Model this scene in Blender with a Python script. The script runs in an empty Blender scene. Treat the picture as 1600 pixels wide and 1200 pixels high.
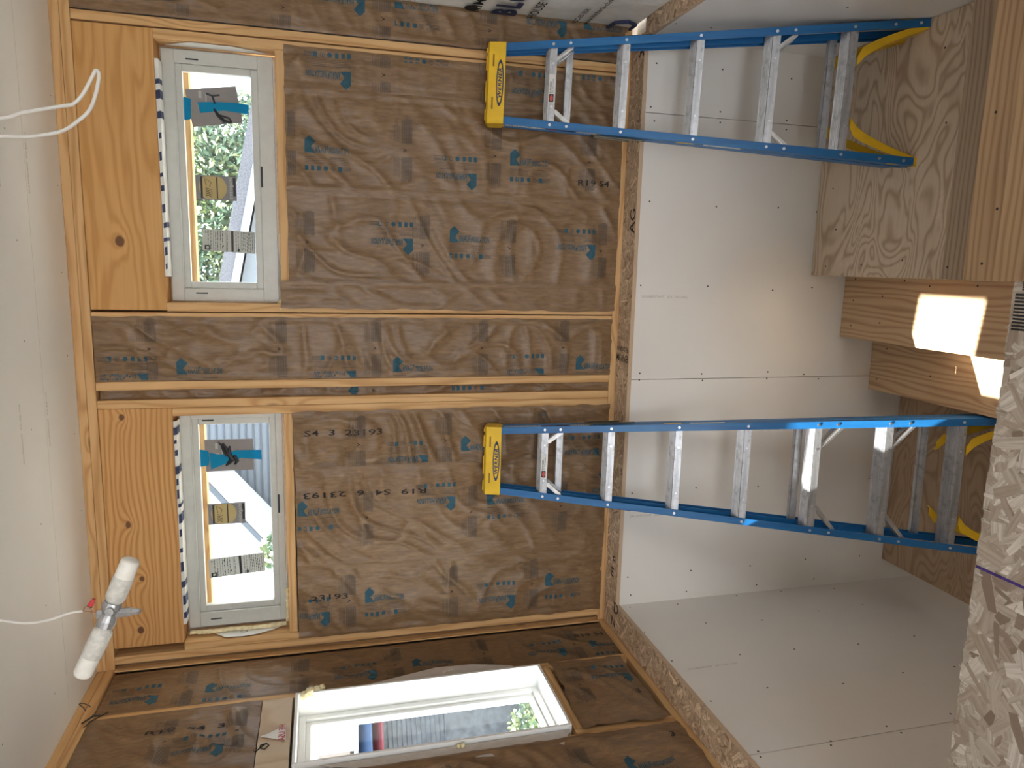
import bpy, bmesh, math, random
from mathutils import Vector, Matrix, noise
random.seed(7)
SC = bpy.context.scene
COL = SC.collection
PI = math.pi

# ------------------------------------------------------------------ camera
# the photograph was taken with the phone turned on its side: the world's "up" points to the left of the frame
cam_d = bpy.data.cameras.new('camera'); cam = bpy.data.objects.new('camera', cam_d); COL.objects.link(cam)
cam_d.sensor_width = 36; cam_d.sensor_fit = 'HORIZONTAL'; cam_d.lens = 1130.228 / 1600 * 36
cam_d.clip_start = .02; cam_d.clip_end = 400
RT = Vector((0.98633272, 0.16389421, -0.01692493))      # upright picture: right
DN = Vector((0.02530009, -0.25215499, -0.96735607))     # upright picture: down
FW = Vector((-0.16281176, 0.95370674, -0.25285525))
cam.matrix_world = Matrix(((DN.x, RT.x, -FW.x, 1.88862), (DN.y, RT.y, -FW.y, -3.42630), (DN.z, RT.z, -FW.z, 1.46159), (0, 0, 0, 1)))
SC.camera = cam

# ------------------------------------------------------------------ render look
SC.view_settings.view_transform = 'Standard'; SC.view_settings.look = 'None'
SC.view_settings.gamma = 1; SC.view_settings.use_curve_mapping = False
SC.view_settings.exposure = 0.32
SC.cycles.use_denoising = True
SC.cycles.max_bounces = 10; SC.cycles.diffuse_bounces = 6; SC.cycles.transparent_max_bounces = 16
SC.cycles.sample_clamp_indirect = 6

# ------------------------------------------------------------------ sky, sun, added fill lamps
w = bpy.data.worlds.new('sky'); SC.world = w; w.use_nodes = True
nt = w.node_tree; nt.nodes.clear()
out = nt.nodes.new('ShaderNodeOutputWorld'); bg = nt.nodes.new('ShaderNodeBackground')
sky = nt.nodes.new('ShaderNodeTexSky'); sky.sky_type = 'HOSEK_WILKIE'; sky.turbidity = 5
sky.sun_direction = Vector((-1, .1, 1.433)).normalized(); sky.ground_albedo = .4
mx = nt.nodes.new('ShaderNodeMix'); mx.data_type = 'RGBA'; mx.inputs[0].default_value = .72
mx.inputs[7].default_value = (.86, .93, 1.0, 1)
nt.links.new(sky.outputs[0], mx.inputs[6]); nt.links.new(mx.outputs[2], bg.inputs[0]); bg.inputs[1].default_value = 5.6
nt.links.new(bg.outputs[0], out.inputs[0])

def lamp(name, typ, loc, direction, energy, color, **k):
    d = bpy.data.lights.new(name, typ); d.energy = energy; d.color = color
    for a, b in k.items(): setattr(d, a, b)
    o = bpy.data.objects.new(name, d); COL.objects.link(o); o.location = loc
    o.rotation_euler = Vector(direction).to_track_quat('-Z', 'Y').to_euler(); return o
lamp('sun', 'SUN', (-5, 0, 9), (1, -.1, -1.433), 34, (1, .96, .90), angle=math.radians(.6))
# added area lamps, standing in for daylight from unseen windows behind the camera
lamp('fill_back_room', 'AREA', (.9, -6.1, 1.35), (.0, 1, -.12), 36, (.93, .96, 1), shape='RECTANGLE', size=2.0, size_y=1.3)
lamp('fill_side_wall', 'AREA', (.06, -4.6, 1.4), (1, .25, -.15), 17, (.96, .97, 1), shape='RECTANGLE', size=1.3, size_y=1.1)  # added fill lamp against the solid left wall, which has no opening here

# ------------------------------------------------------------------ node material helpers
def new_mat(name):
    m = bpy.data.materials.new(name); m.use_nodes = True; n = m.node_tree; n.nodes.clear()
    o = n.nodes.new('ShaderNodeOutputMaterial'); b = n.nodes.new('ShaderNodeBsdfPrincipled')
    n.links.new(b.outputs[0], o.inputs[0]); return m, n, b
class N:
    def __init__(s, nt): s.t = nt
    def link(s, a, b):
        if isinstance(a, (int, float)): b.default_value = a
        elif isinstance(a, tuple): b.default_value = a
        else: s.t.links.new(a, b)
    def math(s, op, a, b=0.0, c=None, clamp=False):
        n = s.t.nodes.new('ShaderNodeMath'); n.operation = op; n.use_clamp = clamp
        s.link(a, n.inputs[0]); s.link(b, n.inputs[1])
        if c is not None: s.link(c, n.inputs[2])
        return n.outputs[0]
    def coord(s, kind='Object'): return s.t.nodes.new('ShaderNodeTexCoord').outputs[kind]
    def rnd(s): return s.t.nodes.new('ShaderNodeObjectInfo').outputs['Random']
    def map(s, v, scale=(1, 1, 1), loc=None, rot=None):
        n = s.t.nodes.new('ShaderNodeMapping'); s.link(v, n.inputs[0]); n.inputs['Scale'].default_value = scale
        if loc is not None: s.link(loc, n.inputs['Location'])
        if rot: n.inputs['Rotation'].default_value = rot
        return n.outputs[0]
    def noise(s, v, scale, detail=3, rough=.5, dist=0, out='Fac'):
        n = s.t.nodes.new('ShaderNodeTexNoise'); s.link(v, n.inputs['Vector']); n.inputs['Scale'].default_value = scale
        n.inputs['Detail'].default_value = detail; n.inputs['Roughness'].default_value = rough; n.inputs['Distortion'].default_value = dist
        return n.outputs[out]
    def voro(s, v, scale, feature='F1', rnd=1, out='Distance'):
        n = s.t.nodes.new('ShaderNodeTexVoronoi'); s.link(v, n.inputs['Vector']); n.feature = feature
        n.inputs['Scale'].default_value = scale; n.inputs['Randomness'].default_value = rnd; return n.outputs[out]
    def ramp(s, v, stops):
        n = s.t.nodes.new('ShaderNodeValToRGB'); s.link(v, n.inputs[0]); e = n.color_ramp.elements
        while len(e) < len(stops): e.new(.5)
        for k, (p, c) in enumerate(stops): e[k].position = p; e[k].color = (*c, 1) if len(c) == 3 else c
        return n.outputs[0]
    def mix(s, f, a, b, mode='MIX'):
        n = s.t.nodes.new('ShaderNodeMix'); n.data_type = 'RGBA'; n.blend_type = mode
        s.link(f, n.inputs[0])
        s.link((*a, 1) if isinstance(a, tuple) and len(a) == 3 else a, n.inputs[6]); s.link((*b, 1) if isinstance(b, tuple) and len(b) == 3 else b, n.inputs[7])
        return n.outputs[2]
    def comb(s, x, y, z):
        n = s.t.nodes.new('ShaderNodeCombineXYZ'); s.link(x, n.inputs[0]); s.link(y, n.inputs[1]); s.link(z, n.inputs[2]); return n.outputs[0]
    def sep(s, v):
        n = s.t.nodes.new('ShaderNodeSeparateXYZ'); s.link(v, n.inputs[0]); return n.outputs
    def bump(s, h, strength, dist, b):
        n = s.t.nodes.new('ShaderNodeBump'); n.inputs['Strength'].default_value = strength; n.inputs['Distance'].default_value = dist
        s.link(h, n.inputs['Height']); s.link(n.outputs[0], b.inputs['Normal'])

def plain(name, col, rough=.6, metal=0, spec=.5, var=.08, nscale=30, bump=0):
    m, nt, b = new_mat(name); n = N(nt)
    f = n.noise(n.coord(), nscale, 4)
    c2 = tuple(max(0, x * (1 - 2 * var)) for x in col); c3 = tuple(min(1, x * (1 + var)) for x in col)
    n.link(n.ramp(f, [(.25, c2), (.75, c3)]), b.inputs['Base Color'])
    b.inputs['Roughness'].default_value = rough; b.inputs['Metallic'].default_value = metal; b.inputs['Specular IOR Level'].default_value = spec
    if bump: n.bump(f, bump, .002, b)
    return m

def wood(name, axis, light, mid, dark, ring=22, knots=True, rough=.62, wav=1.0, knotcol=(.16, .07, .03), spots=(), con=.55):
    m, nt, b = new_mat(name); n = N(nt)
    off = n.math('MULTIPLY', n.rnd(), 37.0)
    v = n.coord(); xyz = n.sep(v)
    o = [i for i in range(3) if i != axis]
    al, ac, ac2 = xyz[axis], xyz[o[0]], xyz[o[1]]
    cross = n.math('ADD', ac, n.math('MULTIPLY', ac2, 1.0))
    p = n.comb(n.math('ADD', al, off), n.math('ADD', ac, off), ac2)
    q = n.map(n.comb(n.math('ADD', al, off), cross, n.math('MULTIPLY', ac, 0)), (1.0, 7.0, 1))
    low = n.noise(q, 1.1, 2, .5)
    kd = n.voro(n.map(q, (1.7, .95, 1)), 1.0)
    kn = n.math('SUBTRACT', 1.0, n.math('MULTIPLY', kd, 2.6), clamp=True)
    ph = n.math('ADD', n.math('MULTIPLY', cross, float(ring) * 6.283), n.math('MULTIPLY', low, 26.0 * wav))
    if knots: ph = n.math('ADD', ph, n.math('MULTIPLY', n.math('POWER', kn, 2.0), 17.0))
    sd = None
    for sa, sc, sr in spots:
        dx = n.math('MULTIPLY', n.math('SUBTRACT', al, sa), .75); dz = n.math('SUBTRACT', xyz[2], sc)
        dd = n.math('SQRT', n.math('ADD', n.math('MULTIPLY', dx, dx), n.math('MULTIPLY', dz, dz)))
        dd = n.math('ADD', dd, n.math('MULTIPLY_ADD', n.noise(p, 30, 2), .012, -.006))
        ph = n.math('ADD', ph, n.math('MULTIPLY', n.math('POWER', 2.718, n.math('MULTIPLY', dd, -1 / (sr * 2.6))), 16.0))
        dn = n.math('DIVIDE', dd, sr); sd = dn if sd is None else n.math('MINIMUM', sd, dn)
    ringv = n.math('MULTIPLY_ADD', n.math('SINE', ph), .5, .5)
    fine = n.noise(n.map(p, tuple(2.5 if i == 0 else 120 for i in range(3))), 1, 3, .6)
    patch = n.noise(p, 2.2, 2)
    g = n.math('ADD', n.math('MULTIPLY', n.math('POWER', ringv, 2.2), con), n.math('MULTIPLY', fine, .45))
    c = n.ramp(g, [(.12, light), (.5, mid), (.95, dark)])
    c = n.mix(n.math('MULTIPLY', patch, .45), c, tuple(x * .8 for x in mid), 'MIX')
    if knots:
        km = n.ramp(kd, [(.045, (1, 1, 1)), (.085, (0, 0, 0))])
        c = n.mix(km, c, knotcol)
    if sd is not None: c = n.mix(n.ramp(n.math('MULTIPLY', sd, .5), [(.42, (1, 1, 1)), (.62, (0, 0, 0))]), c, knotcol)
    n.link(c, b.inputs['Base Color']); b.inputs['Roughness'].default_value = rough; b.inputs['Specular IOR Level'].default_value = .35
    n.bump(g, .15, .002, b); return m

def plywood(name, light, dark, scale=2.3, bands=17):
    m, nt, b = new_mat(name); n = N(nt)
    off = n.math('MULTIPLY', n.rnd(), 21.0); xyz = n.sep(n.coord())
    p = n.comb(n.math('ADD', xyz[0], off), xyz[1], xyz[2])
    lo = n.noise(n.map(p, (.8, 2.0, 1)), scale, 1.6, .5, .9)
    band = n.math('MULTIPLY_ADD', n.math('SINE', n.math('MULTIPLY', lo, 6.283 * bands)), .5, .5)
    fine = n.noise(n.map(p, (6, 130, 60)), 1, 3)
    g = n.math('ADD', n.math('MULTIPLY', n.math('POWER', band, 2.6), .60), n.math('MULTIPLY', fine, .38))
    c = n.ramp(g, [(.1, light), (.9, dark)])
    kd = n.voro(n.map(p, (1, 1.4, 1)), 3.0)
    c = n.mix(n.ramp(kd, [(.035, (1, 1, 1)), (.07, (0, 0, 0))]), c, (.10, .06, .04))
    st = n.noise(p, 5, 4, .7); c = n.mix(n.ramp(st, [(.6, (0, 0, 0)), (.78, (.6, .6, .6))]), c, tuple(min(1, x * 1.35) for x in light))
    n.link(c, b.inputs['Base Color']); b.inputs['Roughness'].default_value = .65
    n.bump(g, .2, .002, b); return m

PINE_L, PINE_M, PINE_D = (.70, .45, .22), (.61, .36, .155), (.43, .22, .08)
WOOD = [wood('pine_%s' % 'xyz'[i], i, PINE_L, PINE_M, PINE_D, ring=26) for i in range(3)]
HEAD = wood('header_pine', 0, (.66, .38, .15), (.56, .29, .095), (.42, .20, .055), ring=16, wav=1.5, knots=False, con=.42, spots=[(-.2865, .021, .017)])
HEAD2 = wood('header_fir', 0, (.68, .40, .17), (.54, .27, .09), (.38, .18, .05), ring=44, wav=1.0, knots=False, con=.5, spots=[(.03, .058, .012), (.525, .056, .010), (-.23, .015, .009), (-.48, .033, .012)])
TREAD = [wood('tread_fir_%s' % 'xy'[i], i, (.62, .44, .27), (.50, .33, .19), (.33, .19, .10), ring=34) for i in range(2)]
TREADG = wood('tread_dark', 0, (.44, .34, .25), (.35, .26, .18), (.22, .15, .10), ring=44)  # darker fir tone for the first upper tread and the lower risers
PLY = plywood('plywood_grey', (.60, .49, .375), (.36, .25, .165), 2.0, 14)
PLY2 = plywood('plywood_brown', (.44, .31, .20), (.30, .19, .11), 2.0, 15)
BACKER2 = plain('pale_flashing', (.55, .50, .46), .7, var=.06, nscale=30)
PLYB = plywood('plywood_pale', (.62, .50, .36), (.50, .36, .24), 1.5, 5)
EDGE = plain('plywood_edge', (.66, .50, .31), .8, var=.25, nscale=150)
DARK = plain('dark_gap', (.02, .016, .013), .9)
WHITE = plain('white_vinyl', (.56, .57, .54), .35, var=.03)
WHITE2 = plain('white_jamb', (.86, .87, .86), .4, var=.02)
BLACKP = plain('black_plastic', (.015, .015, .018), .5)
INK = plain('blue_ink', (.022, .09, .13), .75, var=.15, nscale=200)
GREY_INK = plain('grey_ink', (.10, .08, .065), .8, var=.2, nscale=300)
BLACK_INK = plain('black_ink', (.018, .016, .015), .8, var=.3, nscale=300)
NAVY = plain('navy_ink', (.02, .03, .09), .6)
YELLOW = plain('yellow_plastic', (.80, .50, .02), .38, var=.08, nscale=12)
FOAM = plain('cream_foam', (.80, .70, .44), .8, var=.15, nscale=60, bump=.5)
TYVEK = plain('white_house_wrap', (.76, .76, .73), .55, var=.05, nscale=20, bump=.3)
BACKER = plain('grey_paper', (.42, .36, .30), .8, var=.1, nscale=40)
RED = plain('red_plastic', (.5, .03, .03), .4)
CABLE = plain('white_cable', (.68, .66, .62), .45, var=.04)
COPPER = plain('copper_wire', (.45, .22, .12), .4, metal=.6)
OLIVE = plain('zinc_bar', (.11, .10, .075), .45, metal=.6)
STEEL = plain('bright_rivet', (.75, .76, .78), .3, metal=1)
BULB = plain('frosted_bulb', (.80, .79, .74), .45, var=.06, nscale=40)
BULB2 = plain('frosted_bulb_neck', (.60, .59, .55), .5, var=.12, nscale=90)

def m_alu():
    m, nt, b = new_mat('aluminium'); n = N(nt)
    f = n.noise(n.map(n.coord(), (5, 60, 60)), 1, 4, .6); s = n.noise(n.coord(), 26, 4, .7)
    n.link(n.mix(n.ramp(s, [(.5, (0, 0, 0)), (.75, (.7, .7, .7))]), n.ramp(f, [(.3, (.40, .41, .43)), (.7, (.62, .63, .66))]), (.22, .21, .20)), b.inputs['Base Color'])
    b.inputs['Metallic'].default_value = .9; n.link(n.math('MULTIPLY_ADD', s, .3, .28), b.inputs['Roughness']); n.bump(f, .1, .001, b); return m
ALU = m_alu()
def m_blue():
    m, nt, b = new_mat('blue_fiberglass'); n = N(nt)
    f = n.noise(n.map(n.coord(), (40, 40, 3)), 1, 3, .6); s = n.noise(n.coord(), 9, 4, .7)
    c = n.ramp(f, [(.3, (.008, .105, .30)), (.7, (.014, .15, .38))])
    n.link(n.mix(n.ramp(s, [(.62, (0, 0, 0)), (.8, (.35, .35, .35))]), c, (.2, .2, .2)), b.inputs['Base Color'])
    b.inputs['Roughness'].default_value = .38; return m
BLUE = m_blue()
def m_paper():
    m, nt, b = new_mat('kraft_paper'); n = N(nt); v = n.coord(); off = n.math('MULTIPLY', n.rnd(), 9.0); xyz = n.sep(v)
    p = n.comb(n.math('ADD', xyz[0], off), xyz[1], xyz[2])
    fib = n.noise(n.map(p, (90, 90, 16)), 1, 4, .65); lo = n.noise(p, 3, 4, .6); mid = n.noise(n.map(p, (30, 30, 12)), 1, 3, .7)
    c = n.ramp(fib, [(.2, (.12, .068, .032)), (.5, (.215, .130, .066)), (.8, (.30, .190, .100))])
    c = n.mix(n.math('MULTIPLY', lo, .4), c, (.165, .092, .046))
    n.link(c, b.inputs['Base Color']); b.inputs['Roughness'].default_value = .42; b.inputs['Specular IOR Level'].default_value = .45
    n.bump(n.math('ADD', n.math('MULTIPLY', mid, .7), n.math('MULTIPLY', fib, .3)), .5, .003, b); return m
PAPER = m_paper()
def m_drywall(name, col, rough=.5, spec=.4):
    m, nt, b = new_mat(name); n = N(nt); v = n.coord()
    lo = n.noise(v, 1.6, 4, .6); fi = n.noise(v, 240, 2)
    smu = n.noise(v, 7, 5, .7)
    c = n.ramp(lo, [(.3, tuple(x * .95 for x in col)), (.7, col)])
    c = n.mix(n.ramp(smu, [(.68, (0, 0, 0)), (.8, (.35, .35, .35))]), c, tuple(x * .8 for x in col))
    n.link(c, b.inputs['Base Color']); b.inputs['Roughness'].default_value = rough; b.inputs['Specular IOR Level'].default_value = spec
    n.bump(n.math('ADD', n.math('MULTIPLY', fi, .15), n.math('MULTIPLY', lo, 1.0)), .12, .004, b); return m
DRY = m_drywall('drywall_paper', (.76, .73, .69), .34, .5)
CEIL = m_drywall('ceiling_paper', (.86, .85, .82), .6)
def m_osb(name, tint):
    m, nt, b = new_mat(name); n = N(nt)
    a = nt.nodes.new('ShaderNodeAttribute'); a.attribute_name = 'shade'
    uv = nt.nodes.new('ShaderNodeAttribute'); uv.attribute_name = 'grain'
    f = n.noise(n.map(uv.outputs['Vector'], (6, 130, 1)), 1, 4, .6); s = n.noise(n.coord(), 45, 4, .7)
    base = n.ramp(a.outputs['Fac'], [(0, (.20, .15, .115)), (.3, (.35, .29, .235)), (.65, (.46, .41, .355)), (1, (.66, .62, .57))])
    c = n.mix(n.ramp(f, [(.35, (.55, .55, .55)), (.6, (0, 0, 0))]), base, (.20, .14, .10))
    c = n.mix(n.ramp(s, [(.55, (0, 0, 0)), (.8, (.5, .5, .5))]), c, (.24, .19, .15))
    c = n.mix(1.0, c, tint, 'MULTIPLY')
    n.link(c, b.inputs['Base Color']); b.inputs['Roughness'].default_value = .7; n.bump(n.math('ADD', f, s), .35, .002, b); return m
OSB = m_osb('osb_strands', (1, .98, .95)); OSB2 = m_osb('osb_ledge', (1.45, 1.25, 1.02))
def m_glass():
    m = bpy.data.materials.new('window_glass'); m.use_nodes = True; nt = m.node_tree; nt.nodes.clear()
    o = nt.nodes.new('ShaderNodeOutputMaterial'); t = nt.nodes.new('ShaderNodeBsdfTransparent'); g = nt.nodes.new('ShaderNodeBsdfGlossy')
    t.inputs[0].default_value = (.97, .985, .98, 1); g.inputs['Roughness'].default_value = .02
    lw = nt.nodes.new('ShaderNodeLayerWeight'); x = nt.nodes.new('ShaderNodeMixShader'); n = N(nt)
    n.link(n.math('MULTIPLY_ADD', n.math('POWER', lw.outputs['Facing'], 5.0), .6, .025), x.inputs[0]); nt.links.new(t.outputs[0], x.inputs[1]); nt.links.new(g.outputs[0], x.inputs[2]); nt.links.new(x.outputs[0], o.inputs[0]); return m
GLASS = m_glass()
def m_film(name, col, alpha, rough=.4):
    m = bpy.data.materials.new(name); m.use_nodes = True; nt = m.node_tree; nt.nodes.clear(); n = N(nt)
    o = nt.nodes.new('ShaderNodeOutputMaterial'); t = nt.nodes.new('ShaderNodeBsdfTransparent'); d = nt.nodes.new('ShaderNodeBsdfDiffuse'); x = nt.nodes.new('ShaderNodeMixShader')
    d.inputs[0].default_value = (*col, 1); t.inputs[0].default_value = (*[min(1, c * 1.6 + .1) for c in col], 1)
    f = n.noise(n.coord(), 40, 3); n.link(n.math('MULTIPLY_ADD', f, .12, alpha - .06), x.inputs[0])
    nt.links.new(t.outputs[0], x.inputs[1]); nt.links.new(d.outputs[0], x.inputs[2]); nt.links.new(x.outputs[0], o.inputs[0]); return m
BAG = m_film('grey_plastic_bag', (.30, .28, .28), .90); TAPE = m_film('blue_tape', (.02, .30, .52), .72)
STICK = m_film('grey_sticker', (.26, .26, .27), .93); GOLD = m_film('gold_sticker', (.60, .48, .24), .8); PAPERL = m_film('white_label', (.55, .56, .53), .84)

# ------------------------------------------------------------------ mesh helpers
class MB:
    def __init__(s): s.v = []; s.f = []; s.m = []; s.att = {}
    def add(s, vs, fs, mat=0):
        k = len(s.v); s.v += [tuple(p) for p in vs]; s.f += [tuple(i + k for i in f) for f in fs]; s.m += [mat] * len(fs); return s
    def box(s, a, b, mat=0):
        x0, y0, z0 = [min(p, q) for p, q in zip(a, b)]; x1, y1, z1 = [max(p, q) for p, q in zip(a, b)]
        vs = [(x0, y0, z0), (x1, y0, z0), (x1, y1, z0), (x0, y1, z0), (x0, y0, z1), (x1, y0, z1), (x1, y1, z1), (x0, y1, z1)]
        return s.add(vs, [(0, 3, 2, 1), (4, 5, 6, 7), (0, 1, 5, 4), (1, 2, 6, 5), (2, 3, 7, 6), (3, 0, 4, 7)], mat)
    def prism(s, poly, d, mat=0):      # poly: 3-D points, d: extrusion vector
        n = len(poly); P = [Vector(p) for p in poly]; D = Vector(d)
        return s.add([*P, *[p + D for p in P]], [tuple(range(n)), tuple(range(2 * n - 1, n - 1, -1))] + [(i, i + n, (i + 1) % n + n, (i + 1) % n) for i in range(n)], mat)
    def loft(s, A, B, mat=0):          # two rings joined and capped
        n = len(A)
        return s.add([*A, *B], [tuple(range(n)), tuple(range(2 * n - 1, n - 1, -1))] + [(i, i + n, (i + 1) % n + n, (i + 1) % n) for i in range(n)], mat)
    def tube(s, pts, r, mat=0, seg=10):
        P = [Vector(p) for p in pts]; R = r if isinstance(r, (list, tuple)) else [r] * len(P); rings = []
        up = None
        for i, p in enumerate(P):
            t = (P[min(i + 1, len(P) - 1)] - P[max(i - 1, 0)]).normalized()
            if up is None: up = t.orthogonal().normalized()
            up = (up - t * up.dot(t)).normalized(); sd = t.cross(up)
            rings.append([p + (up * math.cos(2 * PI * k / seg) + sd * math.sin(2 * PI * k / seg)) * R[i] for k in range(seg)])
        vs = [q for rg in rings for q in rg]; fs = [tuple(range(seg - 1, -1, -1)), tuple((len(P) - 1) * seg + k for k in range(seg))]
        for i in range(len(P) - 1):
            for k in range(seg): a = i * seg + k; b = i * seg + (k + 1) % seg; fs.append((a, b, b + seg, a + seg))
        return s.add(vs, fs, mat)
    def disc(s, c, nrm, r, h, mat=0, seg=10):
        c = Vector(c); nrm = Vector(nrm).normalized(); return s.tube([c, c + nrm * h], r, mat, seg)
    def xf(s, M):
        s.v = [tuple(M @ Vector(p)) for p in s.v]; return s
def spline(pts, n=8):
    P = [Vector(p) for p in pts]; P = [P[0] * 2 - P[1]] + P + [P[-1] * 2 - P[-2]]; o = []
    for i in range(1, len(P) - 2):
        for k in range(n):
            t = k / n; a, b, c_, d_ = P[i - 1:i + 3]; o.append(.5 * ((2 * b) + (c_ - a) * t + (2 * a - 5 * b + 4 * c_ - d_) * t * t + (3 * b - a - 3 * c_ + d_) * t ** 3))
    return o + [P[-2]]
ORG = {}
def build(name, mb, mats, parent=None, smooth=False, bevel=0, local=False, **tags):
    mats = mats if isinstance(mats, (list, tuple)) else [mats]
    xs = list(zip(*mb.v)); o = Vector([(min(a) + max(a)) / 2 for a in xs])
    me = bpy.data.meshes.new(name); me.from_pydata([tuple(Vector(p) - o) for p in mb.v], [], mb.f)
    for m in mats: me.materials.append(m)
    me.polygons.foreach_set('material_index', mb.m)
    if smooth: me.polygons.foreach_set('use_smooth', [True] * len(mb.f))
    if mb.att:
        for k, (typ, vals) in mb.att.items():
            at = me.attributes.new(k, typ, 'POINT' if typ == 'FLOAT' else 'CORNER')
            if typ == 'FLOAT': at.data.foreach_set('value', vals)
            else: at.data.foreach_set('vector', vals)
    me.update()
    ob = bpy.data.objects.new(name, me); COL.objects.link(ob)
    if bevel:
        b = ob.modifiers.new('edge', 'BEVEL'); b.width = bevel; b.segments = 2; b.limit_method = 'ANGLE'
    if parent is not None: ob.parent = parent; ob.location = o - ORG[parent.name]
    else: ob.location = o
    ORG[ob.name] = o
    for k, v in tags.items(): ob[k] = v
    return ob
def empty(name, loc, label, cat, group=None, rot=None, frame=False):
    e = bpy.data.objects.new(name, None); COL.objects.link(e); e.location = loc; e.empty_display_size = .1
    if rot is not None: e.rotation_euler = rot
    e['label'] = label; e['category'] = cat
    if group: e['group'] = group
    ORG[e.name] = Vector((0, 0, 0)) if frame else Vector(loc); return e

_tx = {}
def text_shape(s, font_shear=0.0, bold=.012):
    """outline of a word as triangles, unit cap height, starts at x=0"""
    key = (s, font_shear, bold)
    if key in _tx: return _tx[key]
    c = bpy.data.curves.new('t', 'FONT'); c.body = s; c.shear = font_shear; c.resolution_u = 2; c.offset = bold; c.space_character = 1.0 + (bold - .012) * 7
    o = bpy.data.objects.new('t', c); COL.objects.link(o); bpy.context.view_layer.update()
    me = bpy.data.meshes.new_from_object(o.evaluated_get(bpy.context.evaluated_depsgraph_get()))
    vs = [(v.co.x, v.co.y) for v in me.vertices]; fs = [tuple(p.vertices) for p in me.polygons]
    bpy.data.objects.remove(o); bpy.data.curves.remove(c); bpy.data.meshes.remove(me)
    x0 = min(v[0] for v in vs); vs = [((x - x0) / .7, y / .7) for x, y in vs]; wd = max(v[0] for v in vs)
    _tx[key] = (vs, fs, wd); return _tx[key]
def put_text(mb, s, org, sdir, tdir, h, width=None, mat=0, lift=.0006, shear=0, bold=.012):
    """letters in the plane through org; sdir reading direction, tdir letter tops"""
    vs, fs, wd = text_shape(s, shear, bold); k = (width / wd) if width else h
    S = Vector(sdir).normalized(); T = Vector(tdir).normalized(); nn = S.cross(T) * lift; O = Vector(org)
    mb.add([O + S * x * k + T * y * h + nn for x, y in vs], fs, mat)

def struct(name, mb, mats, **k): return build(name, mb, mats, kind='structure', **k)

# ------------------------------------------------------------------ OSB sheets built from strands
def strands(mb, u0, u1, v0, v1, pos, count, lmin, lmax, wmin, wmax, over=.003):
    """pos(u,v,h) -> 3-D point; thin strands laid over one another, clipped to the sheet"""
    sh, gr = [], []
    for k in range(count):
        u = random.uniform(u0, u1); v = random.uniform(v0, v1); a = random.uniform(0, PI); L = random.uniform(lmin, lmax) / 2; W = random.uniform(wmin, wmax) / 2
        h = .0002 + .0012 * k / count; val = min(1, max(0, random.gauss(.55, .27)))
        ca, sa = math.cos(a), math.sin(a); g = random.uniform(0, 9)
        loc = [(-L, -W * random.uniform(.6, 1)), (L * .9, -W), (L, W * random.uniform(.2, 1)), (L * .3, W), (-L * random.uniform(.8, 1), W * random.uniform(.5, 1))]
        pts = []
        for x, y in loc:
            uu = min(u1 + over * random.random(), max(u0 - over * random.random(), u + ca * x - sa * y)); vv = min(v1 + over * random.random(), max(v0 - over * random.random(), v + sa * x + ca * y))
            pts.append(pos(uu, vv, h))
        mb.add(pts, [(0, 1, 2, 3, 4)], 0); sh += [val] * 5
        for x, y in loc: gr += [x + g, y, 0]
    return sh, gr
def osb_finish(mb, base_v, base_loops, sh, gr):
    """attributes for the plain body first, then the strands"""
    mb.att['shade'] = ('FLOAT', [.45] * base_v + sh + [.45] * (len(mb.v) - base_v - len(sh)))
    loops = sum(len(f) for f in mb.f); g = [0.0] * (3 * base_loops) + gr; g += [0.0] * (3 * loops - len(g)); mb.att['grain'] = ('FLOAT_VECTOR', g)

# ==================================================================== SETTING
H = 2.486; L = .14; XR = 3.02; XS = 2.94   # ceiling, ledge depth, right wall above / below
FY = -2.165                                # edge of the floor over the stairwell
# --- floor
mb = MB(); mb.box((-.14, -6.3, -.018), (1.88, FY, 0)); mb.box((1.88, -6.3, -.018), (3.02, -2.35, 0))
bv, bl = len(mb.v), sum(len(f) for f in mb.f)
sh, gr = strands(mb, .05, 1.88, -3.3, FY, lambda u, v, h: (u, v, h), 7500, .02, .10, .010, .042, .004)
nv = len(mb.v)
# splinters along the sawn edge
for k in range(420):
    x = random.uniform(.1, 1.87); a = random.uniform(.002, .009) * (1 if random.random() < .93 else 2.2)
    y1 = FY + random.uniform(.0, .007) * (1 if random.random() < .9 else 1.8); z = random.uniform(-.018, .002)
    p = [(x, FY - .02, z), (x + a, FY - .02, z + .001), (x + a * .8, y1, z + random.uniform(-.003, .004)), (x + a * .1, y1 - .004, z)]
    mb.add(p, [(0, 1, 2, 3)], 0); sh += [random.uniform(.4, 1)] * 4; gr += [x, 0, 0] * 4
osb_finish(mb, bv, bl, sh, gr)
kk = len(mb.f)
# stamp at the stair head and a purple pen line
for i in range(11): mb.box((1.775 + i * .0075, FY - .085 + .002 * (i % 3), .0016), (1.7795 + i * .0075, FY - .006, .0019), 1)
for i in range(5): mb.box((1.862 + i * .004, FY - .09, .0016), (1.8645 + i * .004, FY - .02, .0019), 1)
mb.add([(1.222, FY, .0019), (1.229, FY, .0019), (1.236, -2.75, .0019), (1.229, -2.75, .0019)], [(0, 3, 2, 1)], 2)
osb_finish(mb, bv, bl, sh, gr)
PURPLE = plain('purple_pen', (.06, .025, .20), .7, var=.3, nscale=80)
struct('floor', mb, [OSB, BLACK_INK, PURPLE])
# joists and face below the floor, seen from the stairwell
mb = MB(); mb.box((-.1, -2.4, -.29), (1.86, FY - .01, -.018)); struct('trim_1', mb, WOOD[0])
mb = MB(); mb.box((-.1, -2.35, -2.9), (1.86, -2.25, -.29)); struct('wall_stairwell_bounce', mb, DRY)  # unseen drywall added to bounce light back into the stairwell
mb = MB(); mb.box((-.3, -2.4, -2.95), (3.2, .2, -2.9)); struct('floor_lower', mb, PLY2)
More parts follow.
